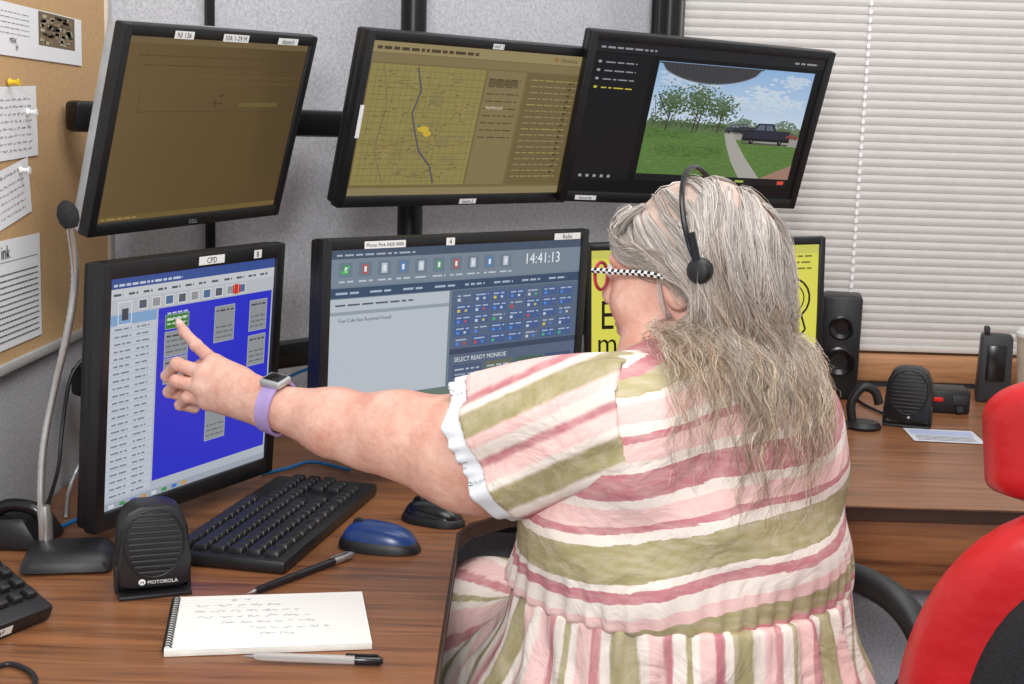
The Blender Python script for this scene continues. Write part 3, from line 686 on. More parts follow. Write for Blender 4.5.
obj('cabinet',add_box(B(),(0,0,.115),(.085,.1,.23),bev=.008),black,t)
for zz,rr in ((.16,.027),(.085,.033)):
    obj('driver_cone',add_lathe(B(),[(rr,0),(rr,.004),(rr*.85,.005),(rr*.3,-.004),(0,.001),(0,-.006),(rr*.9,-.006)],(0,-.051,zz),rotm(x=pi/2),24),blackg,t)
c=PZ(862,428,DZ); t=thing('headset_cradle','black curved headset cradle beside the small far speaker','cradle',mat=Matrix.Translation(Vector((c[0],c[1],DZ))))
b=B(); add_lathe(b,[(0,0),(.036,0),(.038,.006),(.03,.014),(0,.016)],(0,0,0),None,24); obj('base',b,black,t)
b=B(); add_tube(b,smooth_path([(-.02,0,.01),(-.025,0,.05),(-.005,0,.082),(.02,0,.075),(.03,.0,.05)],6),.009,10); obj('arm',b,black,t)
c=PZ(950,413,DZ); t=thing('radio_unit','small black radio unit with a red button on far desk','radio',mat=Matrix.Translation(Vector((c[0],c[1]+.03,DZ)))@Matrix.Rotation(math.radians(-8),4,'Z'))
obj('body',add_box(B(),(0,0,.025),(.085,.08,.05),bev=.005),black,t)
obj('red_button',add_box(B(),(-.024,-.041,.03),(.020,.004,.009),bev=.001),redled,t)
obj('display',add_box(B(),(.02,-.041,.03),(.03,.003,.02),bev=.001),dark,t)
obj('knob',add_lathe(B(),[(0,0),(.008,0),(.007,.01),(0,.01)],(.02,-.041,.012),rotm(x=pi/2),14),dark,t)
c=PZ(996,403,DZ); t=thing('radio_charger','upright black charger unit standing right of the radio','charger',mat=Matrix.Translation(Vector((c[0],c[1]+.03,DZ)))@Matrix.Rotation(math.radians(-15),4,'Z'))
obj('body',add_box(B(),(0,0,.075),(.072,.07,.15),bev=.006,top=(.92,.8)),dark,t)
obj('cradle_slot',add_box(B(),(0,-.036,.09),(.04,.006,.08),bev=.002),blackg,t)
obj('antenna_clip',add_box(B(),(-.022,0,.157),(.012,.03,.02),bev=.003),black,t)
c=PZ(1034,396,DZ); t=thing('drinking_cup','tall beige cup partly behind the red headrest','cup',(c[0],c[1]+.02,DZ))
obj('cup_body',add_lathe(B(),[(0,0),(.032,0),(.041,.13),(.043,.13),(.043,.136),(.038,.136),(.03,.01),(0,.01)],(0,0,0),None,28),beige,t)
obj('lid',add_lathe(B(),[(0,.135),(.044,.135),(.044,.142),(.036,.152),(0,.152)],(0,0,0),None,28),white,t)
c,a,w,d=plane_rect([(912,429),(980,432),(978,444),(905,440)],DZ+.001)
cv=Canvas(w,d,.0002); cv.rect(0,0,1,1,(205,205,212),0); cv.rect(.05,.55,.95,.9,(170,180,210),1)
for k in range(4): cv.dashes(.08,.9,.12+.1*k,.03,(110,115,130))
tag(cv.build('paper_sheet',paperm,None,flatM(c,DZ+.0015,a)),'loose printed sheet lying on the far right desk','paper')
cable([PZ(905,420,z),PZ(880,412,z),PZ(858,400,z),PZ(850,385,z)],.003,black,'black lead running to the small far speaker')
# ------------------------------------------------------------ CHAIRS
def bow_slab(w0,w1,z0,z1,bow,th,hgt=10,cr=.25,off=0,pw=.5,mn=.35):
    b=B(); nx=20; nz=hgt; fr=[];bk=[]
    for j in range(nz+1):
        v=j/nz; z=z0+(z1-z0)*v; wd=w0+(w1-w0)*v
        edge=min(1,(1-v)/cr); wd*= mn+(1-mn)*max(0,1-(1-edge)**2)**pw if edge<1 else 1
        eb=min(1,v/.12); wd*= .8+.2*math.sqrt(max(0,1-(1-eb)**2))
        rf=[];rb=[]
        for i in range(nx+1):
            u=-1+2*i/nx; x=wd*u; y0=bow*(u*u)
            pad=th/2*math.sqrt(max(0,1-abs(u)**5))*math.sqrt(max(0,1-abs(2*v-1)**8))
            rf.append(b.verts.new((x,y0+off-pad-.001,z))); rb.append(b.verts.new((x,y0+off+pad+.001,z)))
        fr.append(rf);bk.append(rb)
    for j in range(nz):
        for i in range(nx):
            b.faces.new((fr[j][i],fr[j][i+1],fr[j+1][i+1],fr[j+1][i])); b.faces.new((bk[j][i+1],bk[j][i],bk[j+1][i],bk[j+1][i+1]))
    for j in range(nz):
        b.faces.new((fr[j+1][0],bk[j+1][0],bk[j][0],fr[j][0])); b.faces.new((fr[j][nx],bk[j][nx],bk[j+1][nx],fr[j+1][nx]))
    for i in range(nx):
        b.faces.new((fr[0][i+1],fr[0][i],bk[0][i],bk[0][i+1])); b.faces.new((fr[nz][i],fr[nz][i+1],bk[nz][i+1],bk[nz][i]))
    return b
def star_base(t,seat_z,off=(0,0),R=.19,ph=.3):
    ox,oy=off
    obj('gas_column',add_lathe(B(),[(0,.08),(.028,.08),(.028,seat_z*.6),(.02,seat_z*.6),(.02,seat_z),(0,seat_z)],(ox,oy,0),None,16),steel,t)
    b=B()
    for k in range(5):
        a=2*pi*k/5+ph; add_tube(b,[(ox,oy,.10),(ox+R*.5*math.cos(a),oy+R*.5*math.sin(a),.09),(ox+R*math.cos(a),oy+R*math.sin(a),.068)],[.03,.024,.016],10)
    obj('star_base',b,black,t)
    for k in range(5):
        a=2*pi*k/5+ph; obj('castor',add_lathe(B(),[(0,-.022),(.024,-.022),(.028,-.01),(.028,.01),(.024,.022),(0,.022)],(ox+R*math.cos(a),oy+R*math.sin(a),.0285),rotm(x=pi/2,z=a),16),black,t)
rc=thing('red_office_chair','red vinyl high-back office chair with black centre in right foreground','chair',mat=Matrix.Translation(Vector((.618,1.18,0)))@Matrix.Rotation(math.radians(-30),4,'Z'))
star_base(rc,.44,(0,.26),.22)
obj('seat',add_box(B(),(0,.28,.47),(.50,.46,.10),bev=.04,seg=4),redm,rc)
obj('backrest_shell',bow_slab(.235,.25,.50,1.0,-.03,.085,28,.50,.0,.5,.25),redm,rc,angle=75)
obj('centre_panel',bow_slab(.165,.18,.52,.942,-.02,.04,24,.45,-.034,.5,.3),blackv,rc,angle=75)
obj('headrest',bow_slab(.175,.19,.990,1.112,-.02,.07,24,.40,-.005,.5,.5),redm,rc,angle=75)
b=B()
for sx_ in(-.06,.06): add_tube(b,[(sx_,.01,.93),(sx_,.01,1.02)],.008,10)
obj('headrest_post',b,chrome,rc)
for s_ in (-1,1):
    b=B(); add_tube(b,smooth_path([(s_*.24,.32,.47),(s_*.27,.30,.55),(s_*.27,.26,.64)],6),.018,10); add_box(b,(s_*.27,.25,.655),(.07,.2,.035),bev=.015,seg=3); obj('armrest',b,black,rc)
sc_=thing('swivel_chair','black swivel chair with loop armrest under the woman','chair',mat=Matrix.Translation(Vector((.20,1.62,0)))@Matrix.Rotation(math.radians(30),4,'Z'))
star_base(sc_,.40)
obj('seat',add_box(B(),(0,0,.40),(.50,.46,.08),bev=.035,seg=4),blackv,sc_)
obj('backrest',bow_slab(.2,.22,.42,.56,-.03,.05,12,.4,-.275),blackv,sc_,angle=75)
b=B(); add_tube(b,smooth_path([(.24,-.02,.40),(.31,-.03,.45),(.335,-.09,.58),(.34,-.12,.66),(.335,-.06,.715),(.325,.06,.72),(.31,.16,.69)],8),.020,12); obj('armrest',b,black,sc_)
# ------------------------------------------------------------ SDF toolkit
f32=np.float32
def A(v): return np.asarray(v,dtype=f32)
def cap(Q,a,b,ra,rb):
    a=A(a);b=A(b);d=b-a; h=np.clip(((Q-a)@d)/max(float(d@d),1e-9),0,1)
    return np.linalg.norm(Q-a-h[:,None]*d,axis=1)-(ra+(rb-ra)*h)
def ell(Q,c,r,R=None):
    q=Q-A(c)
    if R is not None: q=q@A(R).T
    r=A(r); k0=np.linalg.norm(q/r,axis=1); k1=np.linalg.norm(q/(r*r),axis=1)+1e-6
    return k0*(k0-1)/k1
def smin(a,b,k):
    h=np.maximum(k-np.abs(a-b),0)/k; return np.minimum(a,b)-h*h*k*.25
def smax(a,b,k): return -smin(-a,-b,k)
def surfnet(f,lo,hi,h,BL=8):
    lo=A(lo);hi=A(hi); n=np.ceil((hi-lo)/h).astype(int)+1; nb=(n+BL-1)//BL; n=nb*BL
    g=np.stack(np.meshgrid(*[np.arange(k) for k in nb],indexing='ij'),-1).reshape(-1,3)
    cen=(lo+(g*BL+(BL-1)/2)*h).astype(f32); d=f(cen)
    act=np.abs(d)<h*BL*.87*1.25+.012
    V=np.where(d>0,f32(1),f32(-1)).reshape(nb)
    for ax in range(3): V=np.repeat(V,BL,axis=ax)
    V=np.ascontiguousarray(V)
    lo_=np.stack(np.meshgrid(*[np.arange(BL)]*3,indexing='ij'),-1).reshape(-1,3)
    ga=g[act]; 
    for s in range(0,len(ga),400):
        idx=(ga[s:s+400,None,:]*BL+lo_[None]).reshape(-1,3)
        V[idx[:,0],idx[:,1],idx[:,2]]=f((lo+idx*h).astype(f32))
    s=(V<0).astype(np.int8); cnt=np.zeros(np.array(s.shape)-1,np.int8)
    offs=[(i,j,k) for i in(0,1) for j in(0,1) for k in(0,1)]
    sh=cnt.shape
    for i,j,k in offs: cnt+=s[i:i+sh[0],j:j+sh[1],k:k+sh[2]]
    ai=np.argwhere((cnt>0)&(cnt<8)); idn=np.full(sh,-1,np.int32); idn[ai[:,0],ai[:,1],ai[:,2]]=np.arange(len(ai))
    vc={o:V[ai[:,0]+o[0],ai[:,1]+o[1],ai[:,2]+o[2]] for o in offs}
    acc=np.zeros((len(ai),3)); num=np.zeros(len(ai))
    for o in offs:
        for ax in range(3):
            if o[ax]==0:
                p=list(o);p[ax]=1;p=tuple(p); a_=vc[o];b_=vc[p]; m=(a_<0)!=(b_<0)
                t=np.where(m,a_/np.where(m,a_-b_,1),0); q=np.tile(np.array(o,float),(len(ai),1)); q[:,ax]=t
                acc+=q*m[:,None]; num+=m
    v=np.asarray(lo,float)+(ai+acc/np.maximum(num,1)[:,None])*h
    fs=[]
    for ax in range(3):
        a1,a2=(ax+1)%3,(ax+2)%3
        e=np.zeros(3,int);e[ax]=1
        v0=V[ai[:,0],ai[:,1],ai[:,2]];q=ai+e; v1=V[q[:,0],q[:,1],q[:,2]]
        m=((v0<0)!=(v1<0))&(ai[:,a1]>0)&(ai[:,a2]>0)
        c0=ai[m]; fl=(v0[m]>=0)
        def cell(d1,d2):
            r=c0.copy(); r[:,a1]+=d1; r[:,a2]+=d2; return idn[r[:,0],r[:,1],r[:,2]]
        quad=np.stack([cell(-1,-1),cell(0,-1),cell(0,0),cell(-1,0)],1)
        quad[fl]=quad[fl][:,::-1]; fs.append(quad[(quad>=0).all(1)])
    return v,np.concatenate(fs)
def relax(v,f,it=2,lam=.5):
    n=len(v); e=np.concatenate([f[:,[0,1]],f[:,[1,2]],f[:,[2,3]],f[:,[3,0]]]); e=np.concatenate([e,e[:,::-1]])
    deg=np.bincount(e[:,0],minlength=n)
    for _ in range(it):
        s=np.stack([np.bincount(e[:,0],weights=v[e[:,1],k],minlength=n) for k in range(3)],1)/np.maximum(deg,1)[:,None]
        v=v+lam*(s-v)
    return v
def npmesh(name,v,f,mat,parent,attrs=None,col=None):
    m=MATW[parent.name].inverted() if parent is not None else Matrix.Identity(4)
    m=np.array(m); v=v@m[:3,:3].T+m[:3,3]
    me=bpy.data.meshes.new(name); me.from_pydata(v.tolist(),[],f.tolist()); me.materials.append(mat)
    me.polygons.foreach_set('use_smooth',[True]*len(me.polygons))
    if attrs:
        for k,a in attrs.items():
            at=me.attributes.new(k,'FLOAT','POINT'); at.data.foreach_set('value',np.asarray(a,dtype=f32))
    if col is not None:
        at=me.color_attributes.new('Col','FLOAT_COLOR','POINT'); at.data.foreach_set('color',np.asarray(col,dtype=f32).ravel())
    me.update(); o=mesh_obj(name,me,parent); MATW[o.name]=MATW[parent.name]; return o
# ------------------------------------------------------------ PERSON
per=thing('person','long-haired woman in a striped dress pointing at the blue screen','person',(.20,1.60,0))
ha=math.radians(25); hp_=math.radians(5)
hf=np.array([-math.cos(ha)*math.cos(hp_),math.sin(ha)*math.cos(hp_),-math.sin(hp_)]); hl=np.array([-math.sin(ha),-math.cos(ha),0]); hu=np.cross(hf,hl)
if hu[2]<0: hu=-hu
HC=P(689,271,1.66); HR=np.stack([hf,hl,hu])
def hp(f,l,u): return HC+hf*f+hl*l+hu*u
nrm=np.array([-mLL[i][1] for i in range(3)]); pc=np.array([mLL[i][3] for i in range(3)])
dr=ray(175,323); tt=((pc-CAM)@nrm)/(dr@nrm); TIP=CAM+dr*tt+nrm*.0075; Yt=TIP[1]
Yw=Yt-.115; YS=1.50
def AY(px): return Yw+(YS+.02-Yw)*(px-262)/(600-262)
SH=P(610,424,YS); UA2=P(530,440,AY(530)); UA1=P(462,450,AY(462)); EL=P(402,435,AY(402)); FM=P(335,423,AY(335)); WR=P(268,405,Yw)
RSH=P(783,408,1.71)
bf=np.array([-.5,.866,0]); br=np.array([.866,.5,0]); BR=np.stack([br,bf,np.array([0,0,1.])])
WC=P(683,580,1.60); CC=P(688,505,1.60); UC=P(704,428,1.61)
hipc=np.array([WC[0]+.01,1.60,.60])
lhip=hipc-br*.12+bf*.05+np.array([0,0,-.03]); rhip=hipc+br*.12+bf*.05+np.array([0,0,-.03])
lkn=lhip+np.array([-.12,.33,.0]); rkn=rhip+np.array([-.18,.36,.0])
NB=P(722,402,1.63)
def hk(px,py,dy): return P(px,py,Yt+dy)
Kn=[hk(214,362,-.060),hk(203,373,-.070),hk(200,387,-.076),hk(207,401,-.074)]
fing=[[Kn[0],hk(196,345,-.030),hk(184,332,-.012),TIP],
      [Kn[1],hk(177,364,-.058),hk(167,376,-.040),hk(183,386,-.030)],
      [Kn[2],hk(176,381,-.066),hk(169,392,-.046),hk(186,398,-.034)],
      [Kn[3],hk(187,397,-.068),hk(180,405,-.052),hk(195,409,-.040)]]
frad=[(.0100,.0082,.0073,.0062),(.0100,.0087,.0078,.0072),(.0096,.0084,.0076,.0070),(.0088,.0078,.0070,.0064)]
thumb=[hk(240,386,-.085),hk(222,372,-.044),hk(203,366,-.030),hk(188,372,-.028)]; trad=(.014,.0115,.010,.0088)
hcen=A((Kn[1]+WR)/2*.6+TIP*.4)
def f_hand(Q):
    d=None
    base=[WR+ (0,0,.010),WR+(0,0,.004),WR-(0,0,.003),WR-(0,0,.010)]
    for k in range(4):
        c=cap(Q,base[k],Kn[k],.020,.0120); d=c if d is None else smin(d,c,.014)
    d=smin(d,cap(Q,(WR+Kn[0])/2-(0,-.01,0),thumb[1],.016,.013),.014)
    for k in range(4): d=smin(d,cap(Q,Kn[k]+(0,-.0040,0),Kn[k]+(0.001,-.0045,0),.0094,.0094),.007)
    for k,(fg,rr) in enumerate(zip(fing,frad)):
        c=None
        for i in range(3):
            q=cap(Q,fg[i],fg[i+1],rr[i],rr[i+1]); c=q if c is None else smin(c,q,.0025)
        c=smin(c,ell(Q,fg[1]+(0,-.001,0),(rr[1]*1.05,)*3),.003); c=smin(c,ell(Q,fg[2],(rr[2]*1.05,)*3),.003)
        d=smin(d,c,.0022)
    c=smin(cap(Q,thumb[0],thumb[1],trad[0],trad[1]),smin(cap(Q,thumb[1],thumb[2],trad[1],trad[2]),cap(Q,thumb[2],thumb[3],trad[2],trad[3]),.003),.004)
    return smin(d,c,.003)
def boxed(Q,c,r,f):
    d=np.linalg.norm(Q-A(c),axis=1); o=(d-r+.02).astype(f32); m=d<r
    if m.any(): o[m]=f(Q[m])
    return o
CR=((-.016,0,.026),(.092,.074,.082))
def f_head(Q):
    q=((Q-A(HC))@A(HR).T)
    def e(c,r): return ell(q,c,r)
    d=e(*CR)
    d=smin(d,e((.028,0,-.034),(.066,.065,.086)),.03)
    d=smin(d,e((.058,0,-.098),(.028,.034,.022)),.028)
    for s in(-1,1):
        d=smin(d,e((.054,.038*s,-.034),(.035,.031,.032)),.020)
        d=smin(d,cap(q,(.086,.006*s,.022),(.078,.046*s,.020),.010,.009),.014)
        d=smax(d,-e((.103,.031*s,.006),(.016,.016,.010)),.012)
        d=smin(d,e((.082,.031*s,.003),(.012,.013,.0115)),.003)
        d=smin(d,e((.100,.009*s,-.034),(.009,.007,.007)),.006)
        d=smin(d,e((.022,.048*s,-.090),(.048,.024,.030)),.026)
        d=smax(d,-cap(q,(.090,.022*s,-.048),(.080,.036*s,-.082),.0018,.0014),.007)
    d=smin(d,cap(q,(.090,0,.006),(.107,0,-.028),.0070,.0092),.009)
    d=smin(d,e((.090,0,-.064),(.008,.022,.0045)),.007); d=smin(d,e((.088,0,-.074),(.008,.018,.0050)),.007)
    d=smax(d,-e((.101,0,-.069),(.012,.020,.0012)),.003)
    d=smin(d,e((.035,0,-.120),(.052,.050,.030)),.026)
    for s in(-1,1):
        ear=smax(e((-.012,.081*s,-.008),(.020,.010,.032)),-e((-.008,.090*s,-.004),(.011,.007,.020)),.006)
        d=smin(d,ear,.006)
    return d
RH=np.array([.02,2.0,.80])
REL=RSH+np.array([.0,.12,-.26])
def f_body(Q):
    d=boxed(Q,HC,.20,f_head)
    d=smin(d,cap(Q,hp(-.02,0,-.06),NB,.060,.066),.03)
    d=smin(d,ell(Q,UC+(0,0,-.01),(.16,.10,.095),BR),.06); d=smin(d,ell(Q,CC,(.18,.135,.18),BR),.06)
    d=smin(d,ell(Q,WC,(.185,.15,.14),BR),.06)
    arm=cap(Q,SH,UA2,.068,.068)
    arm=smin(arm,cap(Q,UA2,UA1,.068,.064),.03); arm=smin(arm,cap(Q,UA1-(0,0,.004),EL,.062,.049),.03)
    arm=smin(arm,cap(Q,EL,FM,.049,.041),.03); arm=smin(arm,cap(Q,FM,WR,.0415,.0262),.02)
    arm=smin(arm,ell(Q,(UA1+UA2)/2-(.0,0,.036),(.065,.05,.048)),.03)
    arm=smin(arm,ell(Q,(UA1+EL)/2-(-.016,0,.034),(.042,.042,.036)),.014)
    arm=smin(arm,ell(Q,EL*.55+FM*.45-(0,0,.012),(.05,.040,.040)),.012)
    d=smin(d,arm,.03)
    d=smin(d,boxed(Q,hcen,.17,f_hand),.012)
    ra=smin(cap(Q,RSH,REL,.060,.05),cap(Q,REL,RH+(.05,.02,.0),.048,.028),.02)
    for k in range(4): 
        o=np.array([-.01*k,.018*k,0]); ra=smin(ra,cap(Q,RH+(.05,.02,.0)+o*.3,RH+(-.02,0,-.012)+o,.018,.009),.006)
        ra=smin(ra,cap(Q,RH+(-.02,0,-.012)+o,RH+(-.065,0.01,-.038)+o*1.1,.009,.0075),.004)
    ra=smin(ra,cap(Q,RH+(.03,-.01,-.005),RH+(-.02,-.035,-.035),.013,.009),.006)
    return smin(d,ra,.03)
h1=.0024
v,f=surfnet(f_body,(-.56,1.36,.70),(.48,2.12,1.30),h1); v=relax(v,f,1,.4)
def f_legs(Q):
    d=ell(Q,hipc,(.19,.17,.14),BR)
    for a_,k_ in ((lhip,lkn),(rhip,rkn)):
        an=k_+np.array([-.02,.02,-.45]); d=smin(d,cap(Q,a_,k_,.085,.062),.04); d=smin(d,cap(Q,k_,an,.056,.036),.03)
        d=smin(d,cap(Q,an,an+np.array([-.06,.12,-.05]),.035,.028),.02)
    return d
v2,f2=surfnet(f_legs,(-.42,1.3,.02),(.52,2.35,.78),.007); v2=relax(v2,f2,2)
q=(v-HC)@HR.T
lip=.8*np.exp(-(((q[:,0]-.096)/.014)**2+(q[:,1]/.023)**2+((q[:,2]+.069)/.009)**2)**2)
lip=np.concatenate([lip,np.zeros(len(v2))])
m,nt,bs=mk('skin'); N=nt.nodes; L=nt.links
tc=N.new('ShaderNodeTexCoord'); nz=N.new('ShaderNodeTexNoise'); nz.inputs['Scale'].default_value=26; nz.inputs['Detail'].default_value=8; nz.inputs['Roughness'].default_value=.7; L.new(tc.outputs['Object'],nz.inputs['Vector'])
cr=N.new('ShaderNodeValToRGB'); cr.color_ramp.elements[0].position=.34; cr.color_ramp.elements[0].color=lin((212,152,134)); cr.color_ramp.elements[1].position=.66; cr.color_ramp.elements[1].color=lin((232,188,170)); L.new(nz.outputs['Fac'],cr.inputs[0])
at=N.new('ShaderNodeAttribute'); at.attribute_name='lip'; mx=N.new('ShaderNodeMix'); mx.data_type='RGBA'; L.new(at.outputs['Fac'],mx.inputs[0]); L.new(cr.outputs[0],mx.inputs[6]); mx.inputs[7].default_value=lin((190,112,108)); L.new(mx.outputs[2],bs.inputs['Base Color'])
bs.inputs['Roughness'].default_value=.5; bs.inputs['Subsurface Weight'].default_value=.06; bs.inputs['Subsurface Radius'].default_value=(.010,.004,.003); bs.inputs['Specular IOR Level'].default_value=.4
n2=N.new('ShaderNodeTexNoise'); n2.inputs['Scale'].default_value=80; n2.inputs['Detail'].default_value=6; L.new(tc.outputs['Object'],n2.inputs['Vector']); bp=N.new('ShaderNodeBump'); bp.inputs['Strength'].default_value=.6; bp.inputs['Distance'].default_value=.0028; L.new(n2.outputs['Fac'],bp.inputs['Height']); L.new(bp.outputs[0],bs.inputs['Normal'])
skin=m
npmesh('body',np.concatenate([v,v2]),np.concatenate([f,f2+len(v)]),skin,per,{'lip':lip})
nailm=pmat('fingernail',(240,200,190),.3)
def nail(fg,r):
    t_=fg[3];d=(t_-fg[2])/np.linalg.norm(t_-fg[2]); n_=np.array([.35,-1,.25]); n_-=d*(n_@d); n_/=np.linalg.norm(n_)
    b=B(); t2=bmesh.new(); bmesh.ops.create_uvsphere(t2,u_segments=14,v_segments=8,radius=1)
    s_=np.cross(n_,d); M4=Matrix.Identity(4); c_=t_-d*.001+n_*(r*.72)
    for i in range(3): M4[i][0]=d[i]*.0062;M4[i][1]=s_[i]*.0044;M4[i][2]=n_[i]*.0022;M4[i][3]=c_[i]
    t2.transform(M4); append(b,t2); obj('fingernail',b,nailm,per,world=True)
nail(fing[0],.0064)
irism=pmat('iris',(70,90,110),.2)
for s_ in(-1,1):
    b=B(); t2=bmesh.new(); bmesh.ops.create_uvsphere(t2,u_segments=20,v_segments=12,radius=.0118)
    t2.transform(Matrix.Translation(Vector(hp(.0845,.031*s_,.004)))); append(b,t2); ey=obj('eye',b,white,per,world=True)
    b=B(); t2=bmesh.new(); bmesh.ops.create_uvsphere(t2,u_segments=16,v_segments=10,radius=.0052)
    t2.transform(Matrix.Translation(Vector(hp(.0922,.031*s_,.003)))); append(b,t2); obj('iris',b,irism,ey,world=True)
# dress -------------------------------------------------
def ramp_mat(name,bands,nscale=(6,6,60),dist=.02,fract=False,wash=.5):
    m,nt,bs=mk(name); N=nt.nodes; L=nt.links
    at=N.new('ShaderNodeAttribute'); at.attribute_name='stripe'
    tc=N.new('ShaderNodeTexCoord'); mp=N.new('ShaderNodeMapping'); mp.inputs['Scale'].default_value=nscale; L.new(tc.outputs['Object'],mp.inputs[0])
    nz=N.new('ShaderNodeTexNoise'); nz.inputs['Scale'].default_value=1.6; nz.inputs['Detail'].default_value=7; nz.inputs['Roughness'].default_value=.7; L.new(mp.outputs[0],nz.inputs['Vector'])
    sb=N.new('ShaderNodeMath'); sb.operation='SUBTRACT'; sb.inputs[1].default_value=.5; L.new(nz.outputs['Fac'],sb.inputs[0])
    ma=N.new('ShaderNodeMath'); ma.operation='MULTIPLY_ADD'; ma.inputs[1].default_value=dist; L.new(sb.outputs[0],ma.inputs[0]); L.new(at.outputs['Fac'],ma.inputs[2])
    src=ma.outputs[0]
    if fract:
        fr=N.new('ShaderNodeMath'); fr.operation='FRACT'; L.new(src,fr.inputs[0]); src=fr.outputs[0]
    cr=N.new('ShaderNodeValToRGB'); cr.color_ramp.interpolation='CONSTANT' if len(bands)>15 else 'LINEAR'; e=cr.color_ramp.elements
    e[0].position=0; e[0].color=lin(bands[0][1]); e[1].position=1; e[1].color=lin(bands[-1][1])
    if len(bands)>15:
        for p_,c_ in bands[1:]: a_=e.new(min(max(p_,0.001),.999)); a_.color=lin(c_)
    else:
        for (p0,c0),(p1,c1) in zip(bands,bands[1:]):
            a_=e.new(max(p1-.009,0)); a_.color=lin(c0); a_=e.new(min(p1+.009,1)); a_.color=lin(c1)
    L.new(src,cr.inputs[0])
    n3=N.new('ShaderNodeTexNoise'); n3.inputs['Scale'].default_value=2.5; n3.inputs['Detail'].default_value=8; L.new(mp.outputs[0],n3.inputs['Vector'])
    c3=N.new('ShaderNodeValToRGB'); c3.color_ramp.elements[0].position=.38; c3.color_ramp.elements[0].color=(.12,.12,.12,1); c3.color_ramp.elements[1].position=.78; c3.color_ramp.elements[1].color=(wash,wash,wash,1); L.new(n3.outputs['Fac'],c3.inputs[0])
    mx=N.new('ShaderNodeMix'); mx.data_type='RGBA'; L.new(c3.outputs[0],mx.inputs[0]); L.new(cr.outputs[0],mx.inputs[6]); mx.inputs[7].default_value=lin((232,216,204)); L.new(mx.outputs[2],bs.inputs['Base Color'])
    bs.inputs['Roughness'].default_value=.85; bs.inputs['Specular IOR Level'].default_value=.15
    n4=N.new('ShaderNodeTexNoise'); n4.inputs['Scale'].default_value=10; n4.inputs['Detail'].default_value=4; n4.inputs['Distortion'].default_value=1.6; L.new(tc.outputs['Object'],n4.inputs['Vector'])
    bp=N.new('ShaderNodeBump'); bp.inputs['Strength'].default_value=.7; bp.inputs['Distance'].default_value=.015; L.new(n4.outputs['Fac'],bp.inputs['Height']); L.new(bp.outputs[0],bs.inputs['Normal'])
    return m
ROSE=(190,106,118);PINK=(238,192,188);WH=(238,226,216);OL=(154,144,92);LOL=(172,162,114)
zb0,zb1=.755,1.17
bz_=[(.755,WH),(.772,ROSE),(.783,OL),(.806,PINK),(.820,WH),(.838,ROSE),(.852,WH),(.860,OL),(.900,WH),(.912,ROSE),(.920,PINK),(.940,WH),(.952,ROSE),(.985,WH),(.996,PINK),(1.016,ROSE),(1.025,WH),(1.036,PINK),(1.056,WH),(1.062,LOL),(1.080,ROSE),(1.088,WH),(1.10,PINK),(1.115,ROSE),(1.125,WH)]
bz_=[((a-zb0)/(zb1-zb0),c) for a,c in bz_]
dress_m=ramp_mat('striped_cotton_bodice',bz_,nscale=(14,14,60),dist=.028,wash=.45)
sl_b=[(0,OL),(.07,PINK),(.13,ROSE),(.17,WH),(.22,OL),(.34,WH),(.38,PINK),(.46,ROSE),(.50,WH),(.56,PINK),(.62,OL),(.74,WH),(.78,ROSE),(.82,PINK),(.92,WH)]
sleeve_m=ramp_mat('striped_cotton_sleeve',sl_b,(24,24,24),.03,wash=.42)
sk_b=[(0,PINK),(.10,ROSE),(.20,WH),(.28,OL),(.44,WH),(.50,PINK),(.60,ROSE),(.66,WH),(.78,OL),(.84,WH),(.92,PINK)]
skirt_m=ramp_mat('striped_cotton_skirt',sk_b,(25,25,5),.10,True,wash=.45)
cuff_m=pmat('white_lining',(228,231,236),.8,bump=.4,bscale=60)
def wrinkle(Q,a=.002):
    x,y,z=Q[:,0],Q[:,1],Q[:,2]
    return a*(np.sin(x*26+z*34+1.5*np.sin(z*21))+np.sin(z*40-x*25+2*np.sin(x*13+y*9))*.6)
seam=.772
def f_bod0(Q):
    d=ell(Q,UC+(0,0,-.012),(.178,.120,.106),BR); d=smin(d,ell(Q,CC,(.208,.158,.205),BR),.06)
    d=smin(d,ell(Q,WC,(.210,.172,.16),BR),.06); d=smin(d,ell(Q,WC+bf*.06+(0,0,-.05),(.20,.17,.14),BR),.06)
    d=smin(d,ell(Q,CC+bf*.09-(0,0,.0),(.16,.12,.11),BR),.05)
    d=smin(d,cap(Q,SH+(.02,0,.0),RSH,.074,.064),.06)
    d=smin(d,cap(Q,NB-(0,0,.03),SH+(.03,.01,.0),.060,.060),.05)
    return d
def f_bod(Q):
    d=f_bod0(Q)+wrinkle(Q,.0030)
    th=np.arctan2((Q-A(WC))@A(bf),(Q-A(WC))@A(br)); g=np.clip(1-(Q[:,2]-seam)/.07,0,1)
    d=d+g*.0035*np.sin(th*44+1.5*np.sin(th*7))
    d=smax(d,-cap(Q,NB-(0,0,.05),NB+(-.02,0,.2),.062,.072),.008)
    for a_,b_,r_ in (((520,540,1.45),(600,470,1.345),.003),((530,556,1.455),(640,520,1.375),.003),((512,560,1.47),(575,590,1.42),.003),((640,375,1.40),(628,450,1.36),.002)):
        d=smax(d,-cap(Q,P(*a_),P(*b_),r_,r_*.5),.012)
    return np.maximum(d,seam-Q[:,2])
v,f=surfnet(f_bod,(-.10,1.34,.76),(.52,2.02,1.16),.0040)
v=relax(v,f,1,.4)
xb=(v-UC)@br
st=(v[:,2]-.14*xb+.005*np.sin(xb*22)-zb0)/(zb1-zb0)
npmesh('dress_bodice',v,f,dress_m,per,{'stripe':st})
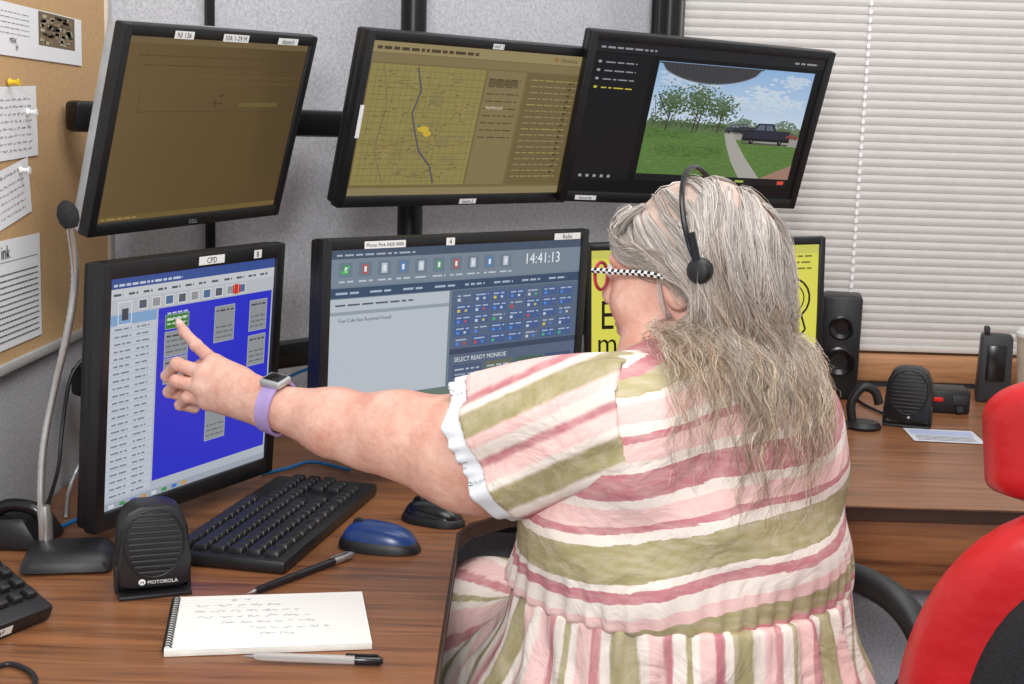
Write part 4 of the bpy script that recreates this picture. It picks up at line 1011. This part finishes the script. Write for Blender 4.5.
def f_skirt(Q):
    x=Q-A(WC); th=np.arctan2(x@A(bf),x@A(br))
    z=Q[:,2]
    d=ell(Q,A([WC[0],WC[1],.76]),(.208,.18,.12),BR)
    d=smin(d,ell(Q,hipc+np.array([0,0,.0])+bf*.02,(.262,.235,.19),BR),.06)
    for a_,k_ in ((lhip,lkn),(rhip,rkn)):
        d=smin(d,cap(Q,a_+np.array([0,0,-.01]),k_,.115,.098),.08); d=smin(d,cap(Q,k_,k_+np.array([-.0,.02,-.24]),.095,.11),.06)
    d=smin(d,ell(Q,(lkn+rkn)/2+(0,-.08,-.02),(.19,.2,.09)),.08)
    g=np.clip((seam+.01-z)/.04,0,1)
    amp=.75+.45*np.sin(th*6+z*20)
    fold=amp*np.sin(th*25+3.2*np.sin(z*12+th*3)+2.0*np.sin(th*5))+.6*np.sin(th*57+z*14+2*np.sin(z*30))*(1.2-g)
    d=d-.0045-.0052*fold*(.55+.45*g)
    return np.maximum(np.maximum(d,z-(seam+.006)),.36-z)
v,f=surfnet(f_skirt,(-.42,1.2,.34),(.62,2.30,.80),.0050); v=relax(v,f,1,.4)
x=v-WC; th=np.arctan2(x@bf,x@br)
npmesh('dress_skirt',v,f,skirt_m,per,{'stripe':(th*1.45+.6*(v[:,2]-.75)*np.sin(th*2)+.06*np.sin(th*9))})
def make_sleeve(a,axis,L0,r0_,r1_,nrmv,cuff=True,drop=.0):
    axis=axis/np.linalg.norm(axis); e=a+axis*L0; nn=A(nrmv/np.linalg.norm(nrmv)); e2=e-np.array([0,0,drop])
    u1=np.array([0,0,1.])-axis*axis[2]; u1/=np.linalg.norm(u1); u2=np.cross(axis,u1)
    def body(Q):
        x=Q-A(a); ang=np.arctan2(x@A(u2),x@A(u1)); s=np.clip((x@A(axis))/L0,0,1.2)
        d=cap(Q,a,e2+axis*.04,r0_,r1_)
        return d-.0060*s*np.sin(ang*6+1+s*1.2)-.0024*np.sin(ang*11+s*5)+wrinkle(Q,.0022)
    def fs(Q):
        d=body(Q); pl=(Q-A(e))@nn
        shell=np.maximum(np.abs(d+.003)-.0032,-(Q-A(a))@A(axis)-.03)
        return np.maximum(shell,pl)
    lo=np.minimum(a,e2)-.16; hi=np.maximum(a,e2)+.16
    v,f=surfnet(fs,lo,hi,.003); v=relax(v,f,1,.4)
    x=v-a; s=(x@u1+.22*(x@axis)+.092)/.24
    npmesh('dress_sleeve',v,f,sleeve_m,per,{'stripe':s})
    if cuff:
        def fc(Q):
            x=Q-A(a); ang=np.arctan2(x@A(u2),x@A(u1)); pl=(Q-A(e))@nn; out=np.clip(pl/.024,0,1)
            d=body(Q)-(.0003+.0026*out)*np.sin(ang*23+3*np.sin(ang*4))+.006
            return np.maximum(np.maximum(np.abs(d)-.0022,pl-.024-.0008*np.sin(ang*9)),-pl-.012)
        v,f=surfnet(fc,lo,hi,.0022); v=relax(v,f,1,.3); npmesh('sleeve_cuff',v,f,cuff_m,per)
axL=UA1-SH
make_sleeve(SH+np.array([.015,0,.0]),axL,.154,.083,.097,axL/np.linalg.norm(axL)+np.array([-.1,.0,-.34]),drop=.006)
axR=REL-RSH
make_sleeve(RSH,axR,.17,.067,.080,axR,drop=0)
for k_ in (lkn,rkn):
    an=k_+np.array([-.02,.02,-.45]); b=B(); add_box(b,(an[0]-.03,an[1]+.05,.035),(.095,.24,.07),rot=rotm(z=.35),bev=.025,seg=4,top=(.8,.8),topoff=(0,-.02)); obj('shoe',b,blackv,per,world=True)
# hair ---------------------------------------------------
CR2=((-.018,0,.026),(.0945,.0765,.0855))
def f_collide(Q):
    d=boxed(Q,HC,.24,lambda q:np.minimum(ell(((q-A(HC))@A(HR).T),*CR2),f_head(q)))
    d=np.minimum(d,cap(Q,hp(-.03,0,-.06),NB,.064,.070))
    d=np.minimum(d,f_bod0(Q)-.005); d=np.minimum(d,cap(Q,SH,UA2,.088,.09)); return d
def grad(Q,e=.002):
    g=np.stack([f_collide(Q+A(np.eye(3)[i]*e))-f_collide(Q-A(np.eye(3)[i]*e)) for i in range(3)],1)
    return g/(np.linalg.norm(g,axis=1,keepdims=True)+1e-6)
NG=290; NP=48; step=.0110
roots=[]
while len(roots)<NG:
    d=rng.normal(size=3); d/=np.linalg.norm(d)
    q=np.array(CR2[0])+d*np.array(CR2[1])
    if q[2]< -.045 or (q[0]>.066 and q[2]<.050) or (q[0]>.03 and q[2]<.032) or (q[0]>-.01 and q[2]<.016): continue
    if q[1]<-.02 and rng.random()<.55: continue
    roots.append(q)
rl=np.array(roots); G=(HC+rl@HR).astype(f32)
offs=rng.uniform(.0005,.0050,NG); offl=rng.uniform(.001,.016,NG); endz=rng.triangular(.84,1.00,1.10,NG)
ph=rng.uniform(0,2*pi,NG); wl=rng.uniform(.045,.095,NG)
tpos=np.clip((-.02-rl[:,0])/.075+rng.normal(0,.42,NG),-1.15,1.05)
paths=[G.copy()]; cur=G.copy(); prev=None
zk=[.80,.85,.92,.98,1.04,1.12,1.19,1.3]; xk=[.205,.212,.236,.244,.246,.248,.254,.262]; sk=[.015,.026,.048,.064,.076,.080,.062,.058]
for s in range(NP-1):
    q=(cur-A(HC))@A(HR).T
    onhead=np.clip((q[:,2]+.02)/.10,0,1)
    d=np.tile(np.array([0,0,-1.]),(NG,1))
    back=np.where(q[:,0]>-.03,1.0,.2)*np.clip((q[:,2]+.06)/.08,0,1)
    back=np.where((q[:,2]<.040)&(q[:,2]>-.03)&(q[:,0]>.03),2.6,back)
    back=np.where((q[:,2]<.016)&(q[:,2]>-.04)&(q[:,0]>-.014),3.0,back)
    d=d+back[:,None]*(-hf)[None]
    d=d+(np.sign(q[:,1])*.5*onhead)[:,None]*hl[None]
    low=np.clip((.02-q[:,2])/.08,0,1)
    tx=np.interp(cur[:,2],zk,xk)+tpos*np.interp(cur[:,2],zk,sk)
    d[:,0]+=low*np.clip((tx-cur[:,0])*14,-1.3,1.3); d[:,1]+=-low*.20
    wv=np.sin(2*pi*s*step/wl+ph); d=d+(low*wv*.95)[:,None]*np.array([1.,.2,0.])+((1-low)*wv*.28)[:,None]*hf[None]
    if prev is not None:
        d/=np.linalg.norm(d,axis=1,keepdims=True); d=.42*prev+.58*d
    d/=np.linalg.norm(d,axis=1,keepdims=True)
    nx=cur+d*step
    for _ in range(2):
        dd=f_collide(nx.astype(f32)); g=grad(nx.astype(f32)); need=offs*(1-low)+offl*low
        nx=nx+g*np.maximum(need-dd,0)[:,None]
    prev=(nx-cur); prev/=np.linalg.norm(prev,axis=1,keepdims=True)+1e-9
    done=cur[:,2]<endz
    nx[done]=cur[done]; cur=nx.astype(f32); paths.append(cur.copy())
paths=np.stack(paths,1).astype(float)
plist=[paths[i] for i in range(NG)]
for k in range(56):
    j=lambda s_:rng.normal(0,s_); u0=rng.uniform(0,1); l=.055*rng.uniform(-.6,1); dn=rng.uniform(0,.018)
    r0_=(.040+.022*rng.random(),l*.8,.085-.006*rng.random())
    plist.append(np.array(smooth_path([hp(*r0_),hp(.068+j(.003),l*.9+.010,.070-dn*.3+j(.004)),hp(.078+j(.003),l*.6+.028,.052-dn*.7+j(.004)),hp(.068+j(.003),l*.3+.048,.038-dn+j(.004)),hp(.040+j(.003),.070+j(.002),.030-dn+j(.005)),hp(.008,.083+j(.002),.020-dn+j(.006)),hp(-.020,.089+j(.002),.000-dn+j(.008)),hp(-.042,.090+j(.003),-.035+j(.01)),hp(-.055+j(.01),.088,-.075+j(.012)),hp(-.05+j(.015),.092,-.110+j(.012))],5)))
def resample(p,n):
    d=np.r_[0,np.cumsum(np.linalg.norm(np.diff(p,axis=0),axis=1))]; t=np.linspace(0,d[-1],n)
    return np.stack([np.interp(t,d,p[:,k]) for k in range(3)],1),d[-1]
NS=19; nn=36; Vh=[];Fh=[];Ch=[]; cnt=0
c_root=np.array([[212,203,196],[228,221,214],[186,175,166],[218,207,198]]); c_tip=np.array([[178,152,128],[206,184,160],[148,120,98],[222,206,186]])
for gi,pg in enumerate(plist):
    p,L_=resample(pg,nn)
    if L_<.02: continue
    frg=gi>=NG; gfac=rng.uniform(.78,1.10)
    tng=np.gradient(p,axis=0); tng/=np.linalg.norm(tng,axis=1,keepdims=True)+1e-9
    s1=np.cross(tng,[.3,.2,1.]); s1/=np.linalg.norm(s1,axis=1,keepdims=True)+1e-9; s2=np.cross(tng,s1)
    tt_=np.linspace(0,1,nn)
    for k in range(NS if not frg else 8):
        r=rng.uniform(.001,.0085 if not frg else .005); a0=rng.uniform(0,2*pi); tw=rng.normal(0,1.6)
        env=(.35+.75*np.sin(pi*np.clip(tt_*1.05,0,1))**.8)*(1-.45*tt_)
        amp=(.0012+.0040*rng.random())*np.clip(tt_*2-.25,0,1)*L_/.3; fr=rng.uniform(12,36)
        o=s1*(r*env*np.cos(a0+tw*tt_))[:,None]+s2*(r*env*.7*np.sin(a0+tw*tt_))[:,None]
        o+=s1*(amp*np.sin(fr*tt_+a0*3))[:,None]+s2*(amp*.6*np.cos(fr*.8*tt_+a0*2))[:,None]
        if rng.random()<.08: o*=2.0
        pp=p+o*1.0
        keep=int(nn*rng.uniform(.45,1.0)); pp=pp[:keep]; m_=len(pp)
        rad=.00040*(1-.65*np.linspace(0,1,m_)**1.5)*rng.uniform(.7,1.4)
        t3=np.linspace(0,1,m_)*keep/nn
        cA=c_root[rng.integers(4)]*rng.uniform(.92,1.08)*(.4+.6*gfac); cB=c_tip[rng.integers(4)]*rng.uniform(.9,1.12)*gfac
        if frg: cB=cA*np.array([.95,.92,.88])
        w_=np.clip((t3-.25)/.4,0,1)[:,None]; col=np.clip(cA*(1-w_)+cB*w_,0,255)/255; col=col**2.2
        a1=s1[:m_];a2=s2[:m_]
        for q_ in range(3):
            an=2*pi*q_/3; Vh.append(pp+(a1*math.cos(an)+a2*math.sin(an))*rad[:,None])
            Ch.append(np.c_[col,np.ones(m_)])
        i=np.arange(m_-1)
        for q_ in range(3):
            n0=cnt+q_*m_; n1=cnt+((q_+1)%3)*m_; Fh.append(np.stack([n0+i,n1+i,n1+i+1,n0+i+1],1))
        cnt+=3*m_
Vh=np.concatenate(Vh); Fh=np.concatenate(Fh); Ch=np.concatenate(Ch)
for s in range(0,len(Vh),60000):
    Q=Vh[s:s+60000].astype(f32); dd=f_collide(Q); mm=dd<.0015
    if mm.any():
        g=grad(Q[mm]); Vh[s:s+60000][mm]+=g*(.0015-dd[mm])[:,None]
hm,nt,bs=mk('grey_hair'); at=nt.nodes.new('ShaderNodeAttribute'); at.attribute_name='Col'; nt.links.new(at.outputs['Color'],bs.inputs['Base Color']); bs.inputs['Roughness'].default_value=.5; bs.inputs['Specular IOR Level'].default_value=.35
npmesh('hair',Vh,Fh,hm,per,col=Ch)
def f_cap(Q):
    q=((Q-A(HC))@A(HR).T)
    d=ell(q,*CR2)-.0004
    side=np.where(q[:,2]<.03,q[:,0]+.006,q[:,0]-.062)
    d=smax(d,np.minimum(side,.05).astype(f32),.006); d=np.maximum(d,-.075-q[:,2])
    man=smin(cap(Q,hp(-.045,.01,-.01),hp(-.055,.015,-.08),.052,.044),cap(Q,hp(-.055,.015,-.08),hp(-.052,.035,-.115),.044,.028),.05)
    man=man+.004*np.sin(Q[:,0]*120+Q[:,2]*14)+.003*np.sin(Q[:,0]*230)
    return smin(d,man,.03)
v,f=surfnet(f_cap,HC-np.array([.2,.22,.34]),HC+np.array([.28,.2,.17]),.0042); v=relax(v,f,2)
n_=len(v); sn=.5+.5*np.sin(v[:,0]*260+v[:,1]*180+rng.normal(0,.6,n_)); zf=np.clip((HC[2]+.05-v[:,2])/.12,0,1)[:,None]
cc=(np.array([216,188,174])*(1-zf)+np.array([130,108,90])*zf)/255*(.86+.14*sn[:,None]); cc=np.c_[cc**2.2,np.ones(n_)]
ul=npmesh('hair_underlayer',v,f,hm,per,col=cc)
print('T hair',round(time.time()-T0,1),len(Vh))
# headset
hs=thing('headset','thin black over-head telephone headset on the grey hair','headset',HC)
arc=[hp(-.046+.036*max(0,math.sin(t))**.7,.102*math.cos(t),.014+.113*math.sin(t)) for t in np.linspace(-.02,pi+.02,48)]
obj('headband',add_tube(B(),arc,.0034,8),blackg,hs,world=True)
for s_ in (1,-1):
    c_=hp(-.046,.105*s_,.008); Rr=Matrix(((hf[0],hu[0],hl[0]*s_),(hf[1],hu[1],hl[1]*s_),(hf[2],hu[2],hl[2]*s_)))
    if Rr.determinant()<0: Rr=Matrix(((-hf[0],hu[0],hl[0]*s_),(-hf[1],hu[1],hl[1]*s_),(-hf[2],hu[2],hl[2]*s_)))
    b=B(); add_lathe(b,[(0,-.022),(.011,-.022),(.0150,-.008),(.0150,.000),(.011,.005),(0,.007)],c_,Rr.to_4x4(),24); obj('ear_cushion',b,black,hs,world=True)
    obj('slider',add_tube(B(),[hp(-.037,.102*s_,.052),hp(-.046,.106*s_,.010)],.0048,8),blackg,hs,world=True)
obj('microphone_boom',add_tube(B(),smooth_path([hp(-.04,-.105,-.01),hp(.02,-.10,-.06),hp(.08,-.07,-.085)],6),.0018,8),blackg,hs,world=True)
# glasses
gl=thing('eyeglasses','red-framed eyeglasses with black and white checked temples','eyeglasses',hp(.1,0,0))
b=B()
for s_ in(-1,1):
    add_tube(b,[hp(.106-.10*abs(.031*s_+.024*math.cos(t)*1)*.75,.032*s_+.0255*math.cos(t),-.002+.017*math.sin(t)) for t in np.linspace(0,2*pi,28,endpoint=False)],.0022,8,closed=True)
    add_tube(b,[hp(.1020,.056*s_,.006),hp(.100,.064*s_,.008),hp(.094,.071*s_,.008)],.0034,8)
add_tube(b,[hp(.108,-.007,.004),hp(.111,0,.007),hp(.108,.007,.004)],.0018,8)
obj('front_frame',b,redfr,gl,world=True)
blk=pmat('temple_black',(12,12,12),.3,var=0); wht=pmat('temple_white',(240,240,240),.3,var=0)
for s_ in(-1,1):
    pts_=[hp(.099,.069*s_,.008),hp(.093,.072*s_,.008),hp(.06,.0800*s_,.006),hp(.02,.0885*s_,.004),hp(-.015,.089*s_,-.004)]
    sp=smooth_path(pts_,30); dl=np.r_[0,np.cumsum([np.linalg.norm(b_-a_) for a_,b_ in zip(sp,sp[1:])])]
    npts=int(dl[-1]/.0042); tq=np.linspace(0,dl[-1],npts+1); sp=[np.array([np.interp(x_,dl,[p_[k] for p_ in sp]) for k in range(3)]) for x_ in tq]
    b=B(); add_tube(b,sp,.0036,6); o=obj('temple',b,blk,gl,world=True); o.data.materials.append(wht)
    for pi_,pl in enumerate(o.data.polygons): pl.material_index=((pi_//6)+(pi_%6)//3)%2
lens,nt,bs=mk('clear_lens'); bs.inputs['Base Color'].default_value=(.9,.92,.92,1); bs.inputs['Alpha'].default_value=.15; bs.inputs['Roughness'].default_value=.05
for s_ in(-1,1):
    b=B(); vs=[b.verts.new(hp(.105-.10*abs(.031*s_+.024*math.cos(t))*.75,.032*s_+.0245*math.cos(t),-.002+.016*math.sin(t))) for t in np.linspace(0,2*pi,28,endpoint=False)]; b.faces.new(vs); obj('lens',b,lens,gl,world=True)
# watch
ax=(FM-WR)/np.linalg.norm(FM-WR); wc=WR+ax*.012
uu=np.array([0,0,1.])-ax*ax[2]; uu/=np.linalg.norm(uu); ww=np.cross(ax,uu)
wt=thing('wristwatch','lilac-strapped wristwatch with silver case on the raised wrist','watch',wc)
b=B(); n=40; rings=[]
for i in range(n):
    t=2*pi*i/n; ring=[]
    for (dr_,da) in ((.0,-.0105),(.0035,-.0105),(.0035,.0105),(.0,.0105)):
        rr=.0300+dr_+(.0018 if da>0 else 0); ring.append(b.verts.new(wc+ax*da+uu*math.cos(t)*rr*1.04+ww*math.sin(t)*rr))
    rings.append(ring)
for i in range(n):
    a_,c_=rings[i],rings[(i+1)%n]
    for k in range(4): b.faces.new((a_[k],a_[(k+1)%4],c_[(k+1)%4],c_[k]))
obj('strap',b,purple,wt,world=True)
cam_side=ww if ww[1]<0 else -ww
td=uu+cam_side*.22; td/=np.linalg.norm(td); sd=np.cross(td,ax)
R3=Matrix(((ax[0],sd[0],td[0]),(ax[1],sd[1],td[1]),(ax[2],sd[2],td[2])))
obj('case',add_box(B(),wc+td*.0372,(.031,.029,.0095),rot=R3,bev=.003,seg=3),silver,wt,world=True)
obj('dial',add_box(B(),wc+td*.0420,(.023,.021,.0012),rot=R3,bev=.0004),blackg,wt,world=True)
obj('loop',add_box(B(),wc-td*.0333,(.024,.012,.003),rot=R3,bev=.001),purple,wt,world=True)
# ------------------------------------------------------------ LIGHT
w=bpy.data.worlds.new('World'); S.world=w; w.use_nodes=True; bg=w.node_tree.nodes['Background']; bg.inputs[0].default_value=(.96,.98,1,1); bg.inputs[1].default_value=.66
def area(name,loc,target,size,en,col=(1,1,1)):
    l=bpy.data.lights.new(name,'AREA'); l.energy=en; l.size=size; l.color=col; o=bpy.data.objects.new(name,l); C.objects.link(o); o.location=loc
    d=Vector(target)-Vector(loc); o.rotation_euler=d.to_track_quat('-Z','Y').to_euler()
area('ceiling_light_near',(.2,1.0,2.6),(.1,1.8,.8),1.0,17,(1,.98,.95))
area('ceiling_light_far',(.9,2.2,2.6),(.6,2.4,.8),1.2,12,(1,.98,.95))
area('camera_flash',(-.2,-.3,1.75),(.1,1.8,1.0),.35,23)
print('T end',round(time.time()-T0,1))
